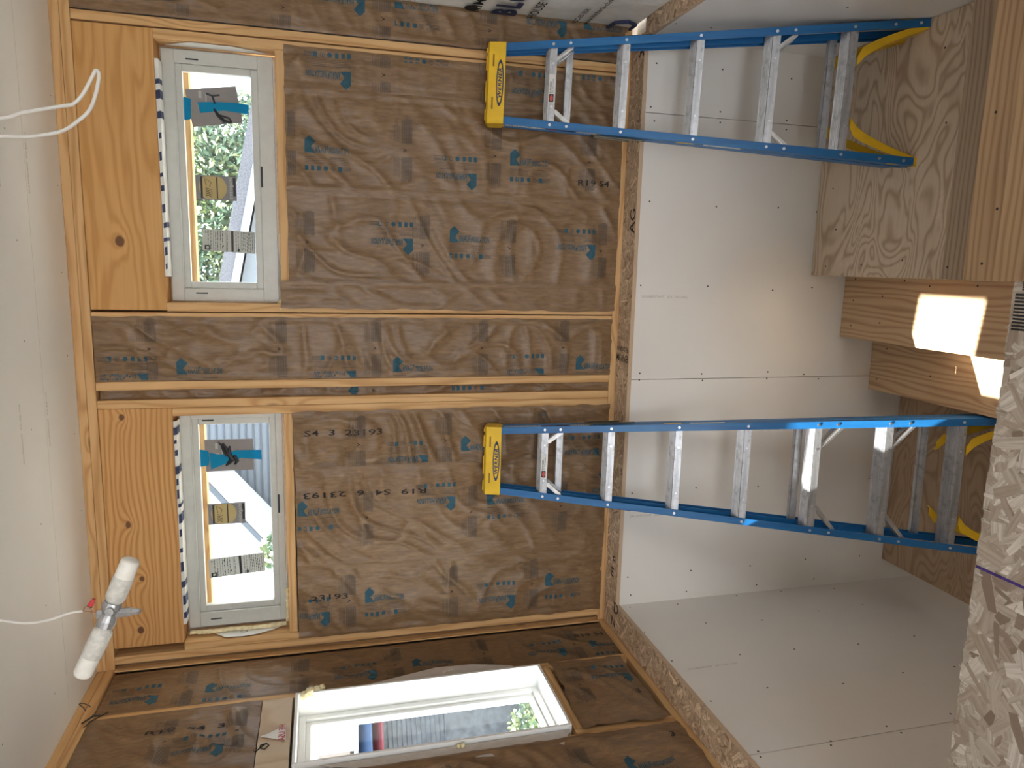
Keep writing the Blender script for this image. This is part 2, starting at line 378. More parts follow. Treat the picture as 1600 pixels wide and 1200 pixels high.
# --- ceiling
mb = MB(); mb.box((-.14, -6.3, H), (3.2, .14, H + .03))
mb.box((.05, -.372, H - .0003), (2.9, -.371, H + .001), 2)
for k in range(26):
    for yy in (-.06, -.52, -.95, -1.4): 
        if (k * 7 + int(yy * 100)) % 3 == 0: mb.disc((.1 + k * .115 + random.uniform(-.02, .02), yy + random.uniform(-.02, .02), H), (0, 0, -1), .0032, .0008, 1, 7)
for y, t in ((-.345, 'SAG-RESISTANT   ICC ESR-1365'), (-.60, 'SAG-RESISTANT   ICC ESR-1365')):
    for x in (1.15, 2.1): put_text(mb, t, (x, y, H), (1, 0, 0), (0, -1, 0), .011, mat=2, lift=.0006)
FAINT = plain('faint_print', (.50, .47, .42), .7); SCREW = plain('screw_hole', (.05, .045, .04), .8)
struct('ceiling', mb, [CEIL, FAINT, FAINT])
bpy.data.objects['ceiling'].data.materials[1] = SCREW if False else plain('ceiling_mark', (.30, .28, .25), .8)

# --- outer skins of the framed walls (with the window openings)
WB = (1.692, 2.752, 1.650, 2.100); WA = (.130, 1.180, 1.652, 2.098)     # window outer frames x0,x1,z0,z1
WC = (-.87, -.40, .49, 1.60)                                         # left window: y0,y1,z0,z1
mb = MB(); y0, y1 = .125, .145
for x0, x1, z0, z1 in ((-.2, WA[0], 0, H), (WA[1], WB[0], 0, H), (WB[1], 3.2, 0, H), (WA[0], WA[1], 0, WA[2]), (WA[0], WA[1], WA[3], H), (WB[0], WB[1], 0, WB[2]), (WB[0], WB[1], WB[3], H)):
    mb.box((x0, y0, z0), (x1, y1, z1))
mb.box((-.2, y0, -2.9), (3.2, y1, 0))  # unseen lower skin, added to stop light leaking in from below
struct('wall_front', mb, BACKER)
mb = MB(); x0, x1 = -.145, -.125
for a, b, z0, z1 in ((WC[1], .14, 0, H), (-1.6, WC[0], 0, H), (WC[0], WC[1], 0, WC[2]), (WC[0], WC[1], WC[3], H)): mb.box((x0, a, z0), (x1, b, z1))
mb.box((-.145, -6.3, 0), (0, -1.6, H)); mb.box((x0, -6.3, -2.9), (x1, .14, 0))  # the low strip is an added, unseen block against light leaks
struct('wall_left', mb, BACKER)
mb = MB(); mb.box((XR, -6.3, 0), (XR + .1, .14, H)); struct('wall_right', mb, CEIL)
mb = MB(); mb.box((-.14, -6.4, 0), (3.2, -6.3, .7)); mb.box((-.14, -6.4, 2.0), (3.2, -6.3, H)); mb.box((-.14, -6.4, .7), (.5, -6.3, 2.0)); mb.box((2.5, -6.4, .7), (3.2, -6.3, 2)); struct('wall_back', mb, CEIL)
# --- stairwell drywall
def sheet(name, mb): return struct(name, mb, [DRY, SCREW, FAINT, EDGE])
def screws_f(mb, xs, zs, y=-L):
    for x in xs:
        for z in zs: mb.disc((x + random.uniform(-.012, .012), y, z + random.uniform(-.015, .015)), (0, -1, 0), .0042, .0008, 1, 8)
z0, z1 = -2.9, -.022
mb = MB(); mb.box((L, -L, z0), (1.3375, 0, z1))
screws_f(mb, (.30, .75, 1.325), (-.06, -.42, -.78, -1.12, -1.5)); screws_f(mb, (.18,), (-.07, -.42, -.85, -1.2))
put_text(mb, 'SAG-RESISTANT   (ICC ESR-1365)', (.62, -L, -.055), (0, 0, -1), (1, 0, 0), .012, mat=2)
sheet('wall_stairwell_front', mb)
mb = MB(); mb.box((1.3405, -L, z0), (2.6075, 0, z1))
screws_f(mb, (1.36, 1.80, 2.2, 2.585), (-.06, -.42, -.78, -1.0)); put_text(mb, 'SAG-RESISTANT   (ICC ESR-1365)', (1.745, -L, -.055), (0, 0, -1), (1, 0, 0), .012, mat=2)
sheet('wall_stairwell_front', mb)
mb = MB(); mb.box((2.6105, -L, z0), (XS + .02, 0, z1)); screws_f(mb, (2.63, 2.83), (-.06, -.42, -.78, -1.0)); sheet('wall_stairwell_front', mb)
mb = MB(); mb.box((0, -1.342, z0), (L, 0, z1))
for y in (-.17, -.42, -.72, -1.0, -1.325):
    for z in (-.06, -.36, -.68, -1.0, -1.3): mb.disc((L, y + random.uniform(-.03, .03), z + random.uniform(-.03, .03)), (1, 0, 0), .0042, .0008, 1, 8)
put_text(mb, 'SAG-RESISTANT   (ICC ESR-1365)', (L, -.78, -.08), (0, 0, -1), (0, 1, 0), .012, mat=2)
sheet('wall_stairwell_left', mb)
mb = MB(); mb.box((0, -2.3, z0), (L, -1.346, z1))
for y in (-1.362, -1.8):
    for z in (-.06, -.36, -.68, -.97): mb.disc((L, y + random.uniform(-.01, .01), z), (1, 0, 0), .0042, .0008, 1, 8)
sheet('wall_stairwell_left', mb)
mb = MB(); mb.box((XS, -3.0, z0), (XR + .05, 0, z1))
for y in (-.35, -.75):
    for z in (-.05, -.22, -.6): mb.disc((XS, y, z), (-1, 0, 0), .0042, .0008, 1, 8)
sheet('wall_stairwell_right', mb)
# --- the OSB ledge (subfloor rim) around the stairwell
def ledge(name, u0, u1, v0, v1, n, texts=()):
    mb = MB(); mb.box((u0, v0, -.02), (u1, v1, 0)); bv, bl = len(mb.v), 24
    sh, gr = strands(mb, u0, u1, v0, v1, lambda u, v, h: (u, v, h * .6), n, .02, .08, .006, .02, .002)
    osb_finish(mb, bv, bl, sh, gr)
    for t, o, s, up, hh, m in texts: put_text(mb, t, o, s, up, hh, mat=m, lift=.0013)
    osb_finish(mb, bv, bl, sh, gr)
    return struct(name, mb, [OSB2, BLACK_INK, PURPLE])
ledge('trim_2', -.02, XS + .02, -L - .006, .1, 3000, [
    ('D', (.10, -.155 + .03, 0), (0, -1, 0), (1, 0, 0), .06, 1), ('N', (.02, -.10, 0), (0, -1, 0), (1, 0, 0), .05, 1), ('E', (.28, -.07, 0), (0, -1, 0), (1, 0, 0), .05, 1), ('F', (.35, -.08, 0), (0, -1, 0), (1, 0, 0), .045, 1),
    ('FLOORING', (1.495, -.135, 0), (0, 1, 0), (-1, 0, 0), .022, 1), ('ENIUM', (1.455, -.137, 0), (0, 1, 0), (-1, 0, 0), .034, 1),
    ('AG', (2.05, -.14, 0), (1, 0, 0), (0, 1, 0), .06, 1), ('A', (2.86, -.09, 0), (0, -1, 0), (1, 0, 0), .055, 1)])
ledge('trim_3', -.02, L + .006, -1.04, -L - .008, 900)
ledge('trim_4', -.02, L + .006, -2.16, -1.044, 900)
ledge('trim_5', XS - .006, XR, -1.3, -L - .008, 500)

# ==================================================================== FRAMING
def board(name, a, b, mat, label, cat, group=None, bevel=.0025):
    mb = MB(); mb.box(a, b); k = dict(label=label, category=cat)
    if group: k['group'] = group
    return build(name, mb, mat, bevel=bevel, **k)
D = .138
g = 'top plates under the ceiling'
board('top_plate', (-.138, 0, 2.449), (3.015, D, 2.4855), WOOD[0], 'upper pine top plate of the two-window wall, tight under the ceiling', 'top plate', g)
board('top_plate', (-.138, -.001, 2.411), (3.015, D, 2.448), WOOD[0], 'lower pine top plate of the two-window wall, right above the wide headers', 'top plate', g)
board('top_plate', (-.138, -1.598, 2.449), (0, -.002, 2.4855), WOOD[1], 'upper pine top plate along the wall of the tall white window, against the ceiling', 'top plate', g)
board('top_plate', (-.138, -1.598, 2.411), (.001, -.002, 2.448), WOOD[1], 'lower pine top plate along the wall of the tall white window', 'top plate', g)
board('bottom_plate', (-.138, 0, .001), (3.015, D, .038), WOOD[0], 'pine bottom plate under the two-window wall, standing on the strand-board ledge', 'bottom plate')
board('bottom_plate', (-.124, -1.598, .001), (-.001, -.002, .038), WOOD[1], 'pine bottom plate under the wall of the tall white window', 'bottom plate')
board('header_beam', (1.655, .004, 2.112), (2.806, D, 2.41), HEAD, 'wide pine header board with one big dark knot, above the window holding the sky and tree', 'header')
board('header_beam', (.099, .004, 2.112), (1.222, D, 2.41), HEAD2, 'wide fine-grained header board with a row of knots, above the window next to the hanging bulbs', 'header')
Z0, Z1, ZR = .0385, 2.4105, 2.1115
def stud(x0, x1, z0, z1, label, y0=0): board('wall_stud', (x0, y0, z0), (x1, D, z1), WOOD[2], label, 'stud', 'studs of the two-window wall')
stud(2.812, 2.849, Z0, Z1, 'tall pine stud on the ladder side of the tree-view window, half covered by paper')
stud(2.768, 2.806, Z0, ZR, 'short stud under the knotty header, on the ladder side of its window')
stud(1.650, 1.687, Z0, ZR, 'short stud under the knotty header, near the long middle paper strip', -.001)
stud(1.609, 1.645, Z0, Z1, 'tall stud between the tree-view window and the long middle paper strip')
stud(1.305, 1.343, Z0, Z1, 'tall stud along the long middle strip of brown paper, facing the torn narrow gap')
stud(1.223, 1.261, Z0, Z1, 'tall stud between the torn narrow gap and the window beside the bulbs')
stud(1.185, 1.222, Z0, ZR, 'short stud under the fine-grained header, on the torn-gap side of its window', -.001)
stud(.023, .060, Z0, Z1, 'tall stud nearest the wall corner, behind the hanging bulbs')
stud(.061, .098, Z0, ZR, 'short stud carrying the fine-grained header at its corner end', -.001)
stud(-.006, .001, Z0, Z1, 'thin edge of the corner stud where the two framed walls meet', -.02)
for (x0, x1, z0, z1, wh) in ((1.688, 2.767, WB[2], 0, 'window with the tree view'), (.099, 1.184, WA[2], 0, 'window beside the hanging bulbs')):
    board('rough_sill', (x0, .001, z0 - .052), (x1, D, z0 - .014), WOOD[0], 'flat pine rough sill below the ' + wh, 'sill', 'rough sills')
def lstud(y0, y1, z0, z1, label): board('wall_stud', (-D, y0, z0), (0, y1, z1), WOOD[2], label, 'stud', 'studs of the tall white window wall')
lstud(-.398, -.362, Z0, Z1, 'tall stud between the corner paper strip and the tall white window')
lstud(-.943, -.905, Z0, Z1, 'tall stud on the camera side of the tall white window')
lstud(-.904, -.872, Z0, WC[2] - .012, 'short stud below the tall white window, next to the sagging paper')
lstud(-1.34, -1.30, Z0, Z1, 'stud behind the brown paper nearest the floor edge')
board('rough_sill', (-D, -.871, WC[2] - .05), (0, -.399, WC[2] - .012), WOOD[1], 'pine rough sill under the tall white window', 'sill')
mb = MB(); mb.box((-.02, -.90, 1.612), (.004, -.40, 1.735)); put_text(mb, 'THE USA', (.004, -.62, 1.640), (0, -1, 0), (0, 0, 1), .001, mat=0)
build('header_board', mb, PLYB, label='pale plywood header strip above the tall white window', category='board')
mb = MB()
mb.add([(.008, -.60, 1.632), (.007, -.70, 1.628), (.012, -.668, 1.71), (.009, -.655, 1.728), (.010, -.645, 1.70)], [(0, 1, 2, 3, 4), (4, 3, 2, 1, 0)], 0)
mb.v = [tuple(p) for p in mb.v]
put_text(mb, 'HE USA', (.0115, -.598, 1.632), (0, -1, 0), (0, 0, 1), .026, width=.105, mat=1)
build('paper_scrap', mb, [TYVEK, RED], label='torn white scrap with red lettering HE USA above the tall white window', category='paper scrap')
mb = MB()
mb.tube([(.006, -.70, 1.70), (.007, -.715, 1.69), (.007, -.735, 1.705), (.007, -.725, 1.725), (.006, -.705, 1.722), (.006, -.70, 1.70), (.006, -.712, 1.715), (.006, -.745, 1.74), (.006, -.728, 1.748), (.006, -.72, 1.735)], .0022, 0, 6)
build('marker_scribble', mb, BLACK_INK, label='black looped marker scribble on the pale plywood strip', category='marking')

# ==================================================================== INSULATION
def nz(x, y, z=0.): return noise.noise(Vector((x, y, z)))
def hfun(seed, amp, w0, w1, z0, z1):
    def f(a, b):
        da = min(a - w0, w1 - a); db = min(b - z0, z1 - b); e = max(0., min(1., da / .05)) * (.25 + .75 * max(0., min(1., db / .06)))
        wx = nz(a * 2.2, b * 2.2, seed + 5) * .25; u = (a + b) * .707 + wx; v = (a - b) * .707 + wx
        r = 1 - abs(nz(v * 9 + 3, u * 2.2, seed)) * 2.0; r2 = 1 - abs(nz(v * 5 - 3, u * 5 + 9, seed + 20)) * 2.2; r3 = 1 - abs(nz(a * 26, b * 9, seed + 40)) * 2.0
        h = max(r, 0) ** 4 * .015 + max(r2, 0) ** 5 * .011 + r3 * .0022 + nz(a * 4, b * 2.5, seed + 9) * .010
        fold = -.0065 * max(0., min(1., (da - .020) / .006))
        fold2 = .0012 * max(0, 1 - abs(abs(a - (w0 + w1) / 2) - .09) / .003)
        return .0025 + e * amp * h + fold * min(1, amp) + fold2 + nz(a * 11, b * 11, seed + 70) * .0012
    return f
KUNITS = {}
def unit_polys(kind):
    """printed unit in local (s,t) metres; returns list of (points, faces, material)"""
    if kind in KUNITS: return KUNITS[kind]
    k = .000377; R = []
    def rect(x0, y0, x1, y1, m, nx=1, ny=1):
        vs = [(x0 + (x1 - x0) * i / nx, y0 + (y1 - y0) * j / ny) for j in range(ny + 1) for i in range(nx + 1)]
        R.append((vs, [(j * (nx + 1) + i, j * (nx + 1) + i + 1, (j + 1) * (nx + 1) + i + 1, (j + 1) * (nx + 1) + i) for j in range(ny) for i in range(nx)], m))
    if kind == 'logo':
        P = [(0, 0), (0, 147), (58, 200), (126, 132), (71, 72), (123, 0)]
        bm = bmesh.new(); bv = [bm.verts.new((x * k, y * k, 0)) for x, y in P]
        for t3 in ((0, 1, 4), (1, 2, 3), (1, 3, 4), (0, 4, 5)): bm.faces.new([bv[i] for i in t3])
        bmesh.ops.subdivide_edges(bm, edges=bm.edges[:], cuts=7, use_grid_fill=True); bm.verts.index_update()
        R.append(([(v.co.x, v.co.y) for v in bm.verts], [tuple(v.index for v in f.verts) for f in bm.faces], 1)); bm.free()
        vs, fs, wd = text_shape('kNAUF', .25, .03); kx = .055 / wd; R.append(([(.0455 + x * kx, .004 + y * .030) for x, y in vs], fs, 1))
        vs, fs, wd = text_shape('INSULATION', .25, .03); kx = .089 / wd; R.append(([(.1025 + x * kx, .003 + y * .0255) for x, y in vs], fs, 1))
        for c0, c1 in ((0, .088), (.104, .198)):
            for j in range(5): rect(c0, -.0175 - j * .0066, c0 + (c1 - c0) * (.7 if j == 0 else random.uniform(.85, 1)), -.0175 - j * .0066 + (.0026 if j == 0 else .0013), 2, 8)
        for x in (0, 24, 51): rect(x * k * 1.02, -.073, x * k * 1.02 + .0145, -.052, 1) if False else None
        for x in (0, .025, .052): rect(x, -.073, x + .0150, -.052, 1)
        for cx, full in ((.090, True), (.1206, False)):
            n = 16; o = [(cx + .0102 * math.cos(2 * PI * i / n), -.0625 + .0102 * math.sin(2 * PI * i / n)) for i in range(n)]
            if full: R.append((o, [tuple(range(n))], 1))
            else:
                q = [(cx + .0080 * math.cos(2 * PI * i / n), -.0625 + .0080 * math.sin(2 * PI * i / n)) for i in range(n)]
                R.append((o + q, [(i, (i + 1) % n, (i + 1) % n + n, i + n) for i in range(n)], 2)); rect(cx - .002, -.067, cx + .0015, -.058, 2)
        rect(.1423, -.073, .1600, -.052, 1)
        for j in range(4): rect(.1615, -.0555 - j * .0052, .199, -.0555 - j * .0052 + .0022, 2, 3)
    elif kind == 'block':
        for sgn in (1, -1):
            for i in range(11): rect(-.014 + i * .0044, sgn * .030, -.014 + i * .0044 + .0021, sgn * (.030 + .108 * random.uniform(.9, 1)), 2, 1, 7)
            for i in range(5): rect(-.047 + i * .006, sgn * .034, -.047 + i * .006 + .0016, sgn * (.030 + .10 * random.uniform(.7, 1)), 2, 1, 7)
        vs = [(-.008, .008), (.010, 0), (-.008, -.008), (-.006, -.0045), (.002, 0), (-.006, .0045)]
        R.append((vs, [(0, 5, 4, 1), (1, 4, 3, 2)], 3))
    KUNITS[kind] = R; return R
def batt(name, plane, w0, w1, z0, z1, label, prints=(), amp=1., seed=0, lift=0., ragged=.004, hole=None, group='paper-faced insulation batts', notch=None):
    f0 = hfun(seed, amp, w0, w1, z0, z1); f = lambda a, b: f0(a, b) + lift
    P = (lambda a, b, h: (a, -h, b)) if plane == 'F' else (lambda a, b, h: (h, a, b))
    na = max(6, int((w1 - w0) / .0095)); nb = max(8, int((z1 - z0) / .0125)); mb = MB(); vs = []; HG = []
    for j in range(nb + 1):
        for i in range(na + 1):
            a = w0 + (w1 - w0) * i / na; b = z0 + (z1 - z0) * j / nb
            if i in (0, na): a += ragged * nz(b * 14, seed * 3.1, i)
            if j in (0, nb): b += ragged * nz(a * 14, seed * 2.1, j)
            h = f(a, b)
            if notch: h += notch(a, b)
            h = h if h < .016 else .016 + (h - .016) * .35
            vs.append(P(a, b, h)); HG.append(h)
    def hb(a, b):
        x = min(na - 1e-6, max(0, (a - w0) / (w1 - w0) * na)); y = min(nb - 1e-6, max(0, (b - z0) / (z1 - z0) * nb)); i, j = int(x), int(y); x -= i; y -= j; k = j * (na + 1) + i
        return max((HG[k] * (1 - x) + HG[k + 1] * x) * (1 - y) + (HG[k + na + 1] * (1 - x) + HG[k + na + 2] * x) * y, 0 if False else -9)
    row = na + 1; mb.add(vs, [(j * row + i, j * row + i + 1, (j + 1) * row + i + 1, (j + 1) * row + i) if plane == 'F' else (j * row + i, (j + 1) * row + i, (j + 1) * row + i + 1, j * row + i + 1) for j in range(nb) for i in range(na)], 0)
    # the folded-back edge gives the sheet its thickness
    def pr(kind, zz, ta, flip, **k):
        sd = 1 if flip else -1; td = -1 if flip else 1
        todo = unit_polys(kind) if kind in ('logo', 'block') else None
        if kind == 'stamp':
            v2, f2, wd = text_shape(k['text']); kx = k.get('w', .0155 * len(k['text'])) / wd; todo = [([(x * kx, y * .027) for x, y in v2], f2, 3)]
        for v2, f2, m in todo:
            pts = [(ta + td * t, zz + sd * s) for s, t in v2]
            keep = [fc for fc in f2 if all(w0 + .003 < pts[i][0] < w1 - .003 and z0 + .004 < pts[i][1] < z1 - .004 for i in fc)]
            if keep:
                used = sorted({i for fc in keep for i in fc}); mp = {i: n for n, i in enumerate(used)}
                mb.add([P(pts[i][0], pts[i][1], hb(*pts[i]) + .0017) for i in used], [tuple(mp[i] for i in fc) for fc in keep], m)
    for p in prints: pr(p[0], p[1], p[2], p[3] if len(p) > 3 else False, **(p[4] if len(p) > 4 else {}))
    ob = build(name, mb, [PAPER, INK, GREY_INK, BLACK_INK], smooth=True, label=label, category='insulation', group=group)
    return ob
def row(N_=(), R_=(), K_=(), tn=0, tr=0, tc=0):
    return [('logo', z, tn) for z in N_] + [('logo', z, tr, True) for z in R_] + [('block', z, tc) for z in K_]
Zt = 2.408
batt('insulation_batt', 'F', 2.853, 3.018, .03, Zt, 'brown paper-faced batt at the outer end of the two-window wall, beside the white house wrap',
     row((2.20, 1.13, .25), (1.258, .336, 2.2 - .05), (2.52, 1.60, 1.18, .70, 2.0), 2.985, 3.01, 2.935), .7, 1)
batt('insulation_batt', 'F', 2.615, 2.790, .03, 1.600, 'narrow brown paper strip behind the top of the shorter ladder',
     row((1.09, .25), (1.32, .4), (1.18, .70), 2.835, 2.70, 2.70), .8, 2, .003, group='sheets below the tree-view window')
batt('insulation_batt', 'F', 2.190, 2.625, .03, 1.600, 'wide brown paper sheet with creased lower corner, beside the shorter ladder',
     row((1.522, .592), (.754, -.15), (1.592, 1.086, .669, .20), 2.349, 2.300, 2.385) + [('stamp', .25, 2.275, False, dict(text='R19 S4', w=.16))], 1.1, 3, .008, group='sheets below the tree-view window')
batt('insulation_batt', 'F', 1.775, 2.205, .03, 1.600, 'broad smooth brown paper sheet in the middle below the tree-view window',
     row((.876, 0.03), (1.047, .15), (1.519, 1.002, .587, .12), 1.985, 1.995, 1.965), .8, 4, .004, group='sheets below the tree-view window')
batt('insulation_batt', 'F', 1.668, 1.795, .03, 1.640, 'narrow loose paper flap curling off the stud below the tree-view window', (), .9, 5, .012, .008, group='sheets below the tree-view window')
batt('insulation_batt', 'F', 1.345, 1.628, .034, Zt, 'long full-height brown paper strip between the two windows',
     row((2.085, 1.139, .222), (2.20, 1.311, .391), (2.193, 1.65, 1.225, .712, .297), 1.372, 1.380, 1.485), 1., 6)
def crumple(a, b): return -.035 - .03 * abs(nz(a * 12, b * 5, 3)) + .03 * max(0, nz(b * 3, 1.7))
batt('insulation_batt', 'F', 1.259, 1.308, .034, 2.40, 'torn crumpled paper stuffed in the narrow gap between two studs', row((), (1.3,), (1.23, .7), 1.25, 1.33, 1.28) + [('logo', .85, 1.345)], 1.6, 7, .008, .006, notch=crumple)
batt('insulation_batt', 'F', .905, 1.190, .03, 1.600, 'rumpled brown paper sheet next to the torn gap, behind the taller ladder top',
     row((.807, -.1), (.972, .08), (1.303, .887, .40), .975, .960, 1.03) + [('stamp', 1.55, 1.075, False, dict(text='S4  3  23193', w=.36))], 2.2, 8, .004, .01, group='sheets below the window beside the bulbs')
batt('insulation_batt', 'F', .425, .925, .03, 1.595, 'diagonally wrinkled brown paper sheet with an upside-down R19 stamp',
     row((1.587, .671), (.835, -.08), (1.269, .754, .28), .690, .748, .66) + [('stamp', .98, .80, True, dict(text='R19  S4  6  23193', w=.58))], 2.0, 9, .009, .008, group='sheets below the window beside the bulbs')
batt('insulation_batt', 'F', .062, .440, .03, 1.595, 'brown paper sheet next to the wall corner, hanging loose above the ledge',
     row((1.279, .348), (1.448, .513), (1.356, .846, .419), .225, .195, .24) + [('stamp', 1.61, .255, False, dict(text='3  23193', w=.25))], 1.3, 10, .004, .008, group='sheets below the window beside the bulbs')
batt('insulation_batt', 'F', .0, .024, .034, 2.39, 'dark sliver of insulation in the corner gap of the two-window wall', (), 1, 11, -.03)
batt('insulation_batt', 'L', -.363, -.030, .034, Zt, 'tall brown paper strip filling the bay between the wall corner and the tall white window',
     row((1.99, 1.07, .17), (2.18, 1.24, .31), (2.07, 1.58, 1.15, .72, .25), -.262, -.24, -.215) + [('stamp', .22, -.15, False, dict(text='R19 S4', w=.16))], .6, 12, -.012)
batt('insulation_batt', 'L', -.905, -.399, 1.738, Zt, 'brown paper sheet stamped R19 S4 3 above the tall white window',
     row((), (1.86, 2.5), (2.09, 1.82), -.6, -.665, -.60) + [('stamp', 2.17, -.555, False, dict(text='R19  S4  3', w=.3))], .9, 13, .005)
batt('insulation_batt', 'L', -.90, -.399, .075, WC[2] - .05, 'baggy brown paper sheet sagging below the tall white window',
     row((), (.10,), (.36,), -.6, -.555, -.60) + [('stamp', .13, -.72, False, dict(text='3', w=.02))], 2.2, 14, .018, .02)
batt('insulation_batt', 'L', -1.32, -.925, .034, Zt, 'long brown paper sheet on the camera side of the tall white window',
     row((.36, 1.2), (.9, 2.0), (.52, 1.05, 1.7), -1.16, -1.12, -1.13) + [('stamp', .12, -1.03, False, dict(text='3', w=.02))], 1.6, 15, .006, .012)
batt('insulation_batt', 'L', -1.595, -1.33, .034, Zt, 'brown paper sheet of the wall bay nearest the camera', row((.5,), (1.2,), (.8,), -1.6, -1.6, -1.6), 1.2, 16, .004)

# ==================================================================== HOUSE WRAP on the right wall
mb = MB(); na, nb = 60, 60; vs = []
for j in range(nb + 1):
    for i in range(na + 1):
        y = -2.0 + 1.975 * i / na; z = .012 + 2.39 * j / nb
        vs.append((XR - .006 - .006 * nz(y * 5, z * 3, 2) - .004 * abs(nz(y * 14, z * 4, 8)), y, z))
mb.add(vs, [(j * (na + 1) + i, (j + 1) * (na + 1) + i, (j + 1) * (na + 1) + i + 1, j * (na + 1) + i + 1) for j in range(nb) for i in range(na)], 0)
def wt(t, y, z, h, wdt, m=1): put_text(mb, t, (XR - .020, y, z), (0, -1, 0), (0, 0, 1), h, width=wdt, mat=m, bold=.05 if m == 1 else .012)
for yy in (-.03, -.95):
    wt('BLOCK-IT', yy - .0, .60, .10, .75); wt('KIMBERLY', yy, .76, .045, .45, 2); wt('HOUSE WRAP', yy, .50, .040, .42, 2); wt('ICC-ES ESR', yy + .0, .30, .022, .2, 2); wt('www.kimberly-clark.com', yy + .0, .245, .026, .42, 2)
mb.disc((XR - .016, -.06, .80), (-1, 0, 0), .03, .002, 2, 20)
mb.tube([(XR - .021, -.03, .03), (XR - .021, -.10, .03), (XR - .021, -.13, .08), (XR - .021, -.10, .13), (XR - .021, -.03, .14)], .008, 1, 8)
build('house_wrap', mb, [TYVEK, NAVY, BLACK_INK], smooth=False, label='white house wrap with big navy lettering hanging on the right-hand wall behind the shorter ladder', category='house wrap')

# ==================================================================== WINDOWS
def win_front(name, W, glassr, latch_x, n):
    x0, x1, z0, z1 = W; gx0, gx1, gz0, gz1 = glassr; e = bpy.data.objects.new(name, None); COL.objects.link(e); e.location = ((x0 + x1) / 2, .1, z0); e['kind'] = 'structure'; ORG[e.name] = Vector(e.location)
    mb = MB(); ya, yb = .080, .122
    fx0, fx1, fz0, fz1 = gx0 - .030, gx1 + .030, gz0 - .030, gz1 + .028
    for a, b, c, d in ((x0, x1, fz1, z1), (x0, x1, z0, fz0), (x0, fx0, fz0, fz1), (fx1, x1, fz0, fz1)): mb.box((a, ya, c), (b, yb, d))
    mb.box((fx0 + .001, ya - .004, fz1 - .002), (fx1 - .001, ya + .01, fz1 + .004)); mb.box((fx0 - .003, ya - .003, fz0), (fx0 + .001, ya + .01, fz1))
    build('window_frame', mb, WHITE, e, bevel=.002)
    mb = MB(); yc = .092
    for a, b, c, d in ((fx0, fx1, gz1, fz1), (fx0, fx1, fz0, gz0), (fx0, gx0, gz0, gz1), (gx1, fx1, gz0, gz1)): mb.box((a, yc, c), (b, yb, d))
    build('sash', mb, WHITE, e, bevel=.003)
    mb = MB(); mb.box((gx0 - .004, .106, gz0 - .004), (gx1 + .004, .110, gz1 + .004)); build('pane', mb, GLASS, e)
    mb = MB(); mb.box((latch_x - .045, ya - .006, fz0 - .010), (latch_x + .045, ya + .004, fz0 - .002)); build('latch', mb, BLACKP, e, label='black latch bar')
    for xx in (x0 + .036, x1 - .036):
        mb = MB(); mb.box((xx - .003, ya - .0012, 1.953), (xx + .003, ya + .002, 2.003)); build('weep_slot', mb, BLACKP, e, label='black weep slot')
    return e
win_front('window_1', WB, (1.778, 2.668, 1.745, 2.022), 2.245, 1)
win_front('window_2', WA, (.232, 1.122, 1.712, 2.022), .728, 2)
# tall white window in the left wall, with its deep jamb box
e = bpy.data.objects.new('window_3', None); COL.objects.link(e); e.location = (-.1, -.63, WC[2]); e['kind'] = 'structure'; ORG[e.name] = Vector(e.location)
mb = MB(); ya, yb, za, zb = WC; t = .012
for a, b, c, d in ((ya, yb, zb - t, zb), (ya, yb, za, za + t), (ya, ya + t, za + t, zb - t), (yb - t, yb, za + t, zb - t)): mb.box((-.125, a, c), (.022, b, d))
build('jamb_box', mb, WHITE2, e, bevel=.0015)
mb = MB(); p, q, r, s_ = ya + t, yb - t, za + t, zb - t; fw = .030
for a, b, c, d in ((p, q, s_ - fw, s_), (p, q, r, r + fw), (p, p + fw, r + fw, s_ - fw), (q - fw, q, r + fw, s_ - fw)): mb.box((-.13, a, c), (-.085, b, d))
build('window_frame', mb, WHITE2, e, bevel=.003)
mb = MB(); p += fw; q -= fw; r += fw; s_ -= fw; fw = .022
for a, b, c, d in ((p, q, s_ - fw, s_), (p, q, r, r + fw), (p, p + fw, r + fw, s_ - fw), (q - fw, q, r + fw, s_ - fw)): mb.box((-.128, a, c), (-.098, b, d))
build('sash', mb, WHITE2, e, bevel=.003)
mb = MB(); mb.box((-.116, p + .01, r + .01), (-.112, q - .01, s_ - .01)); build('pane', mb, GLASS, e)
# paper backing flaps around the white window
mb = MB(); mb.prism([(.010, -.398, .60), (.012, -.37, .62), (.014, -.325, .80), (.013, -.315, .97), (.013, -.345, 1.10), (.012, -.385, 1.28), (.010, -.398, 1.30)], (.001, 0, 0))
for q_ in range(4): mb.box((.0125, -.352 - .004 * q_, .90 + q_ * .012), (.0155, -.348 - .004 * q_, .906 + q_ * .012), 1)
build('flashing_flap', mb, [BACKER2, WHITE2], label='grey torn flashing flap between the tall white window and the corner bay', category='flashing')
mb = MB(); mb.prism([(.003, -.875, .50), (.008, -.97, .56), (.006, -.985, .72), (.006, -.95, 1.0), (.006, -.96, 1.25), (.003, -.875, 1.5)], (.001, 0, 0)); build('flashing_flap', mb, BACKER2, label='grey flashing flap on the camera side of the tall white window', category='flashing')

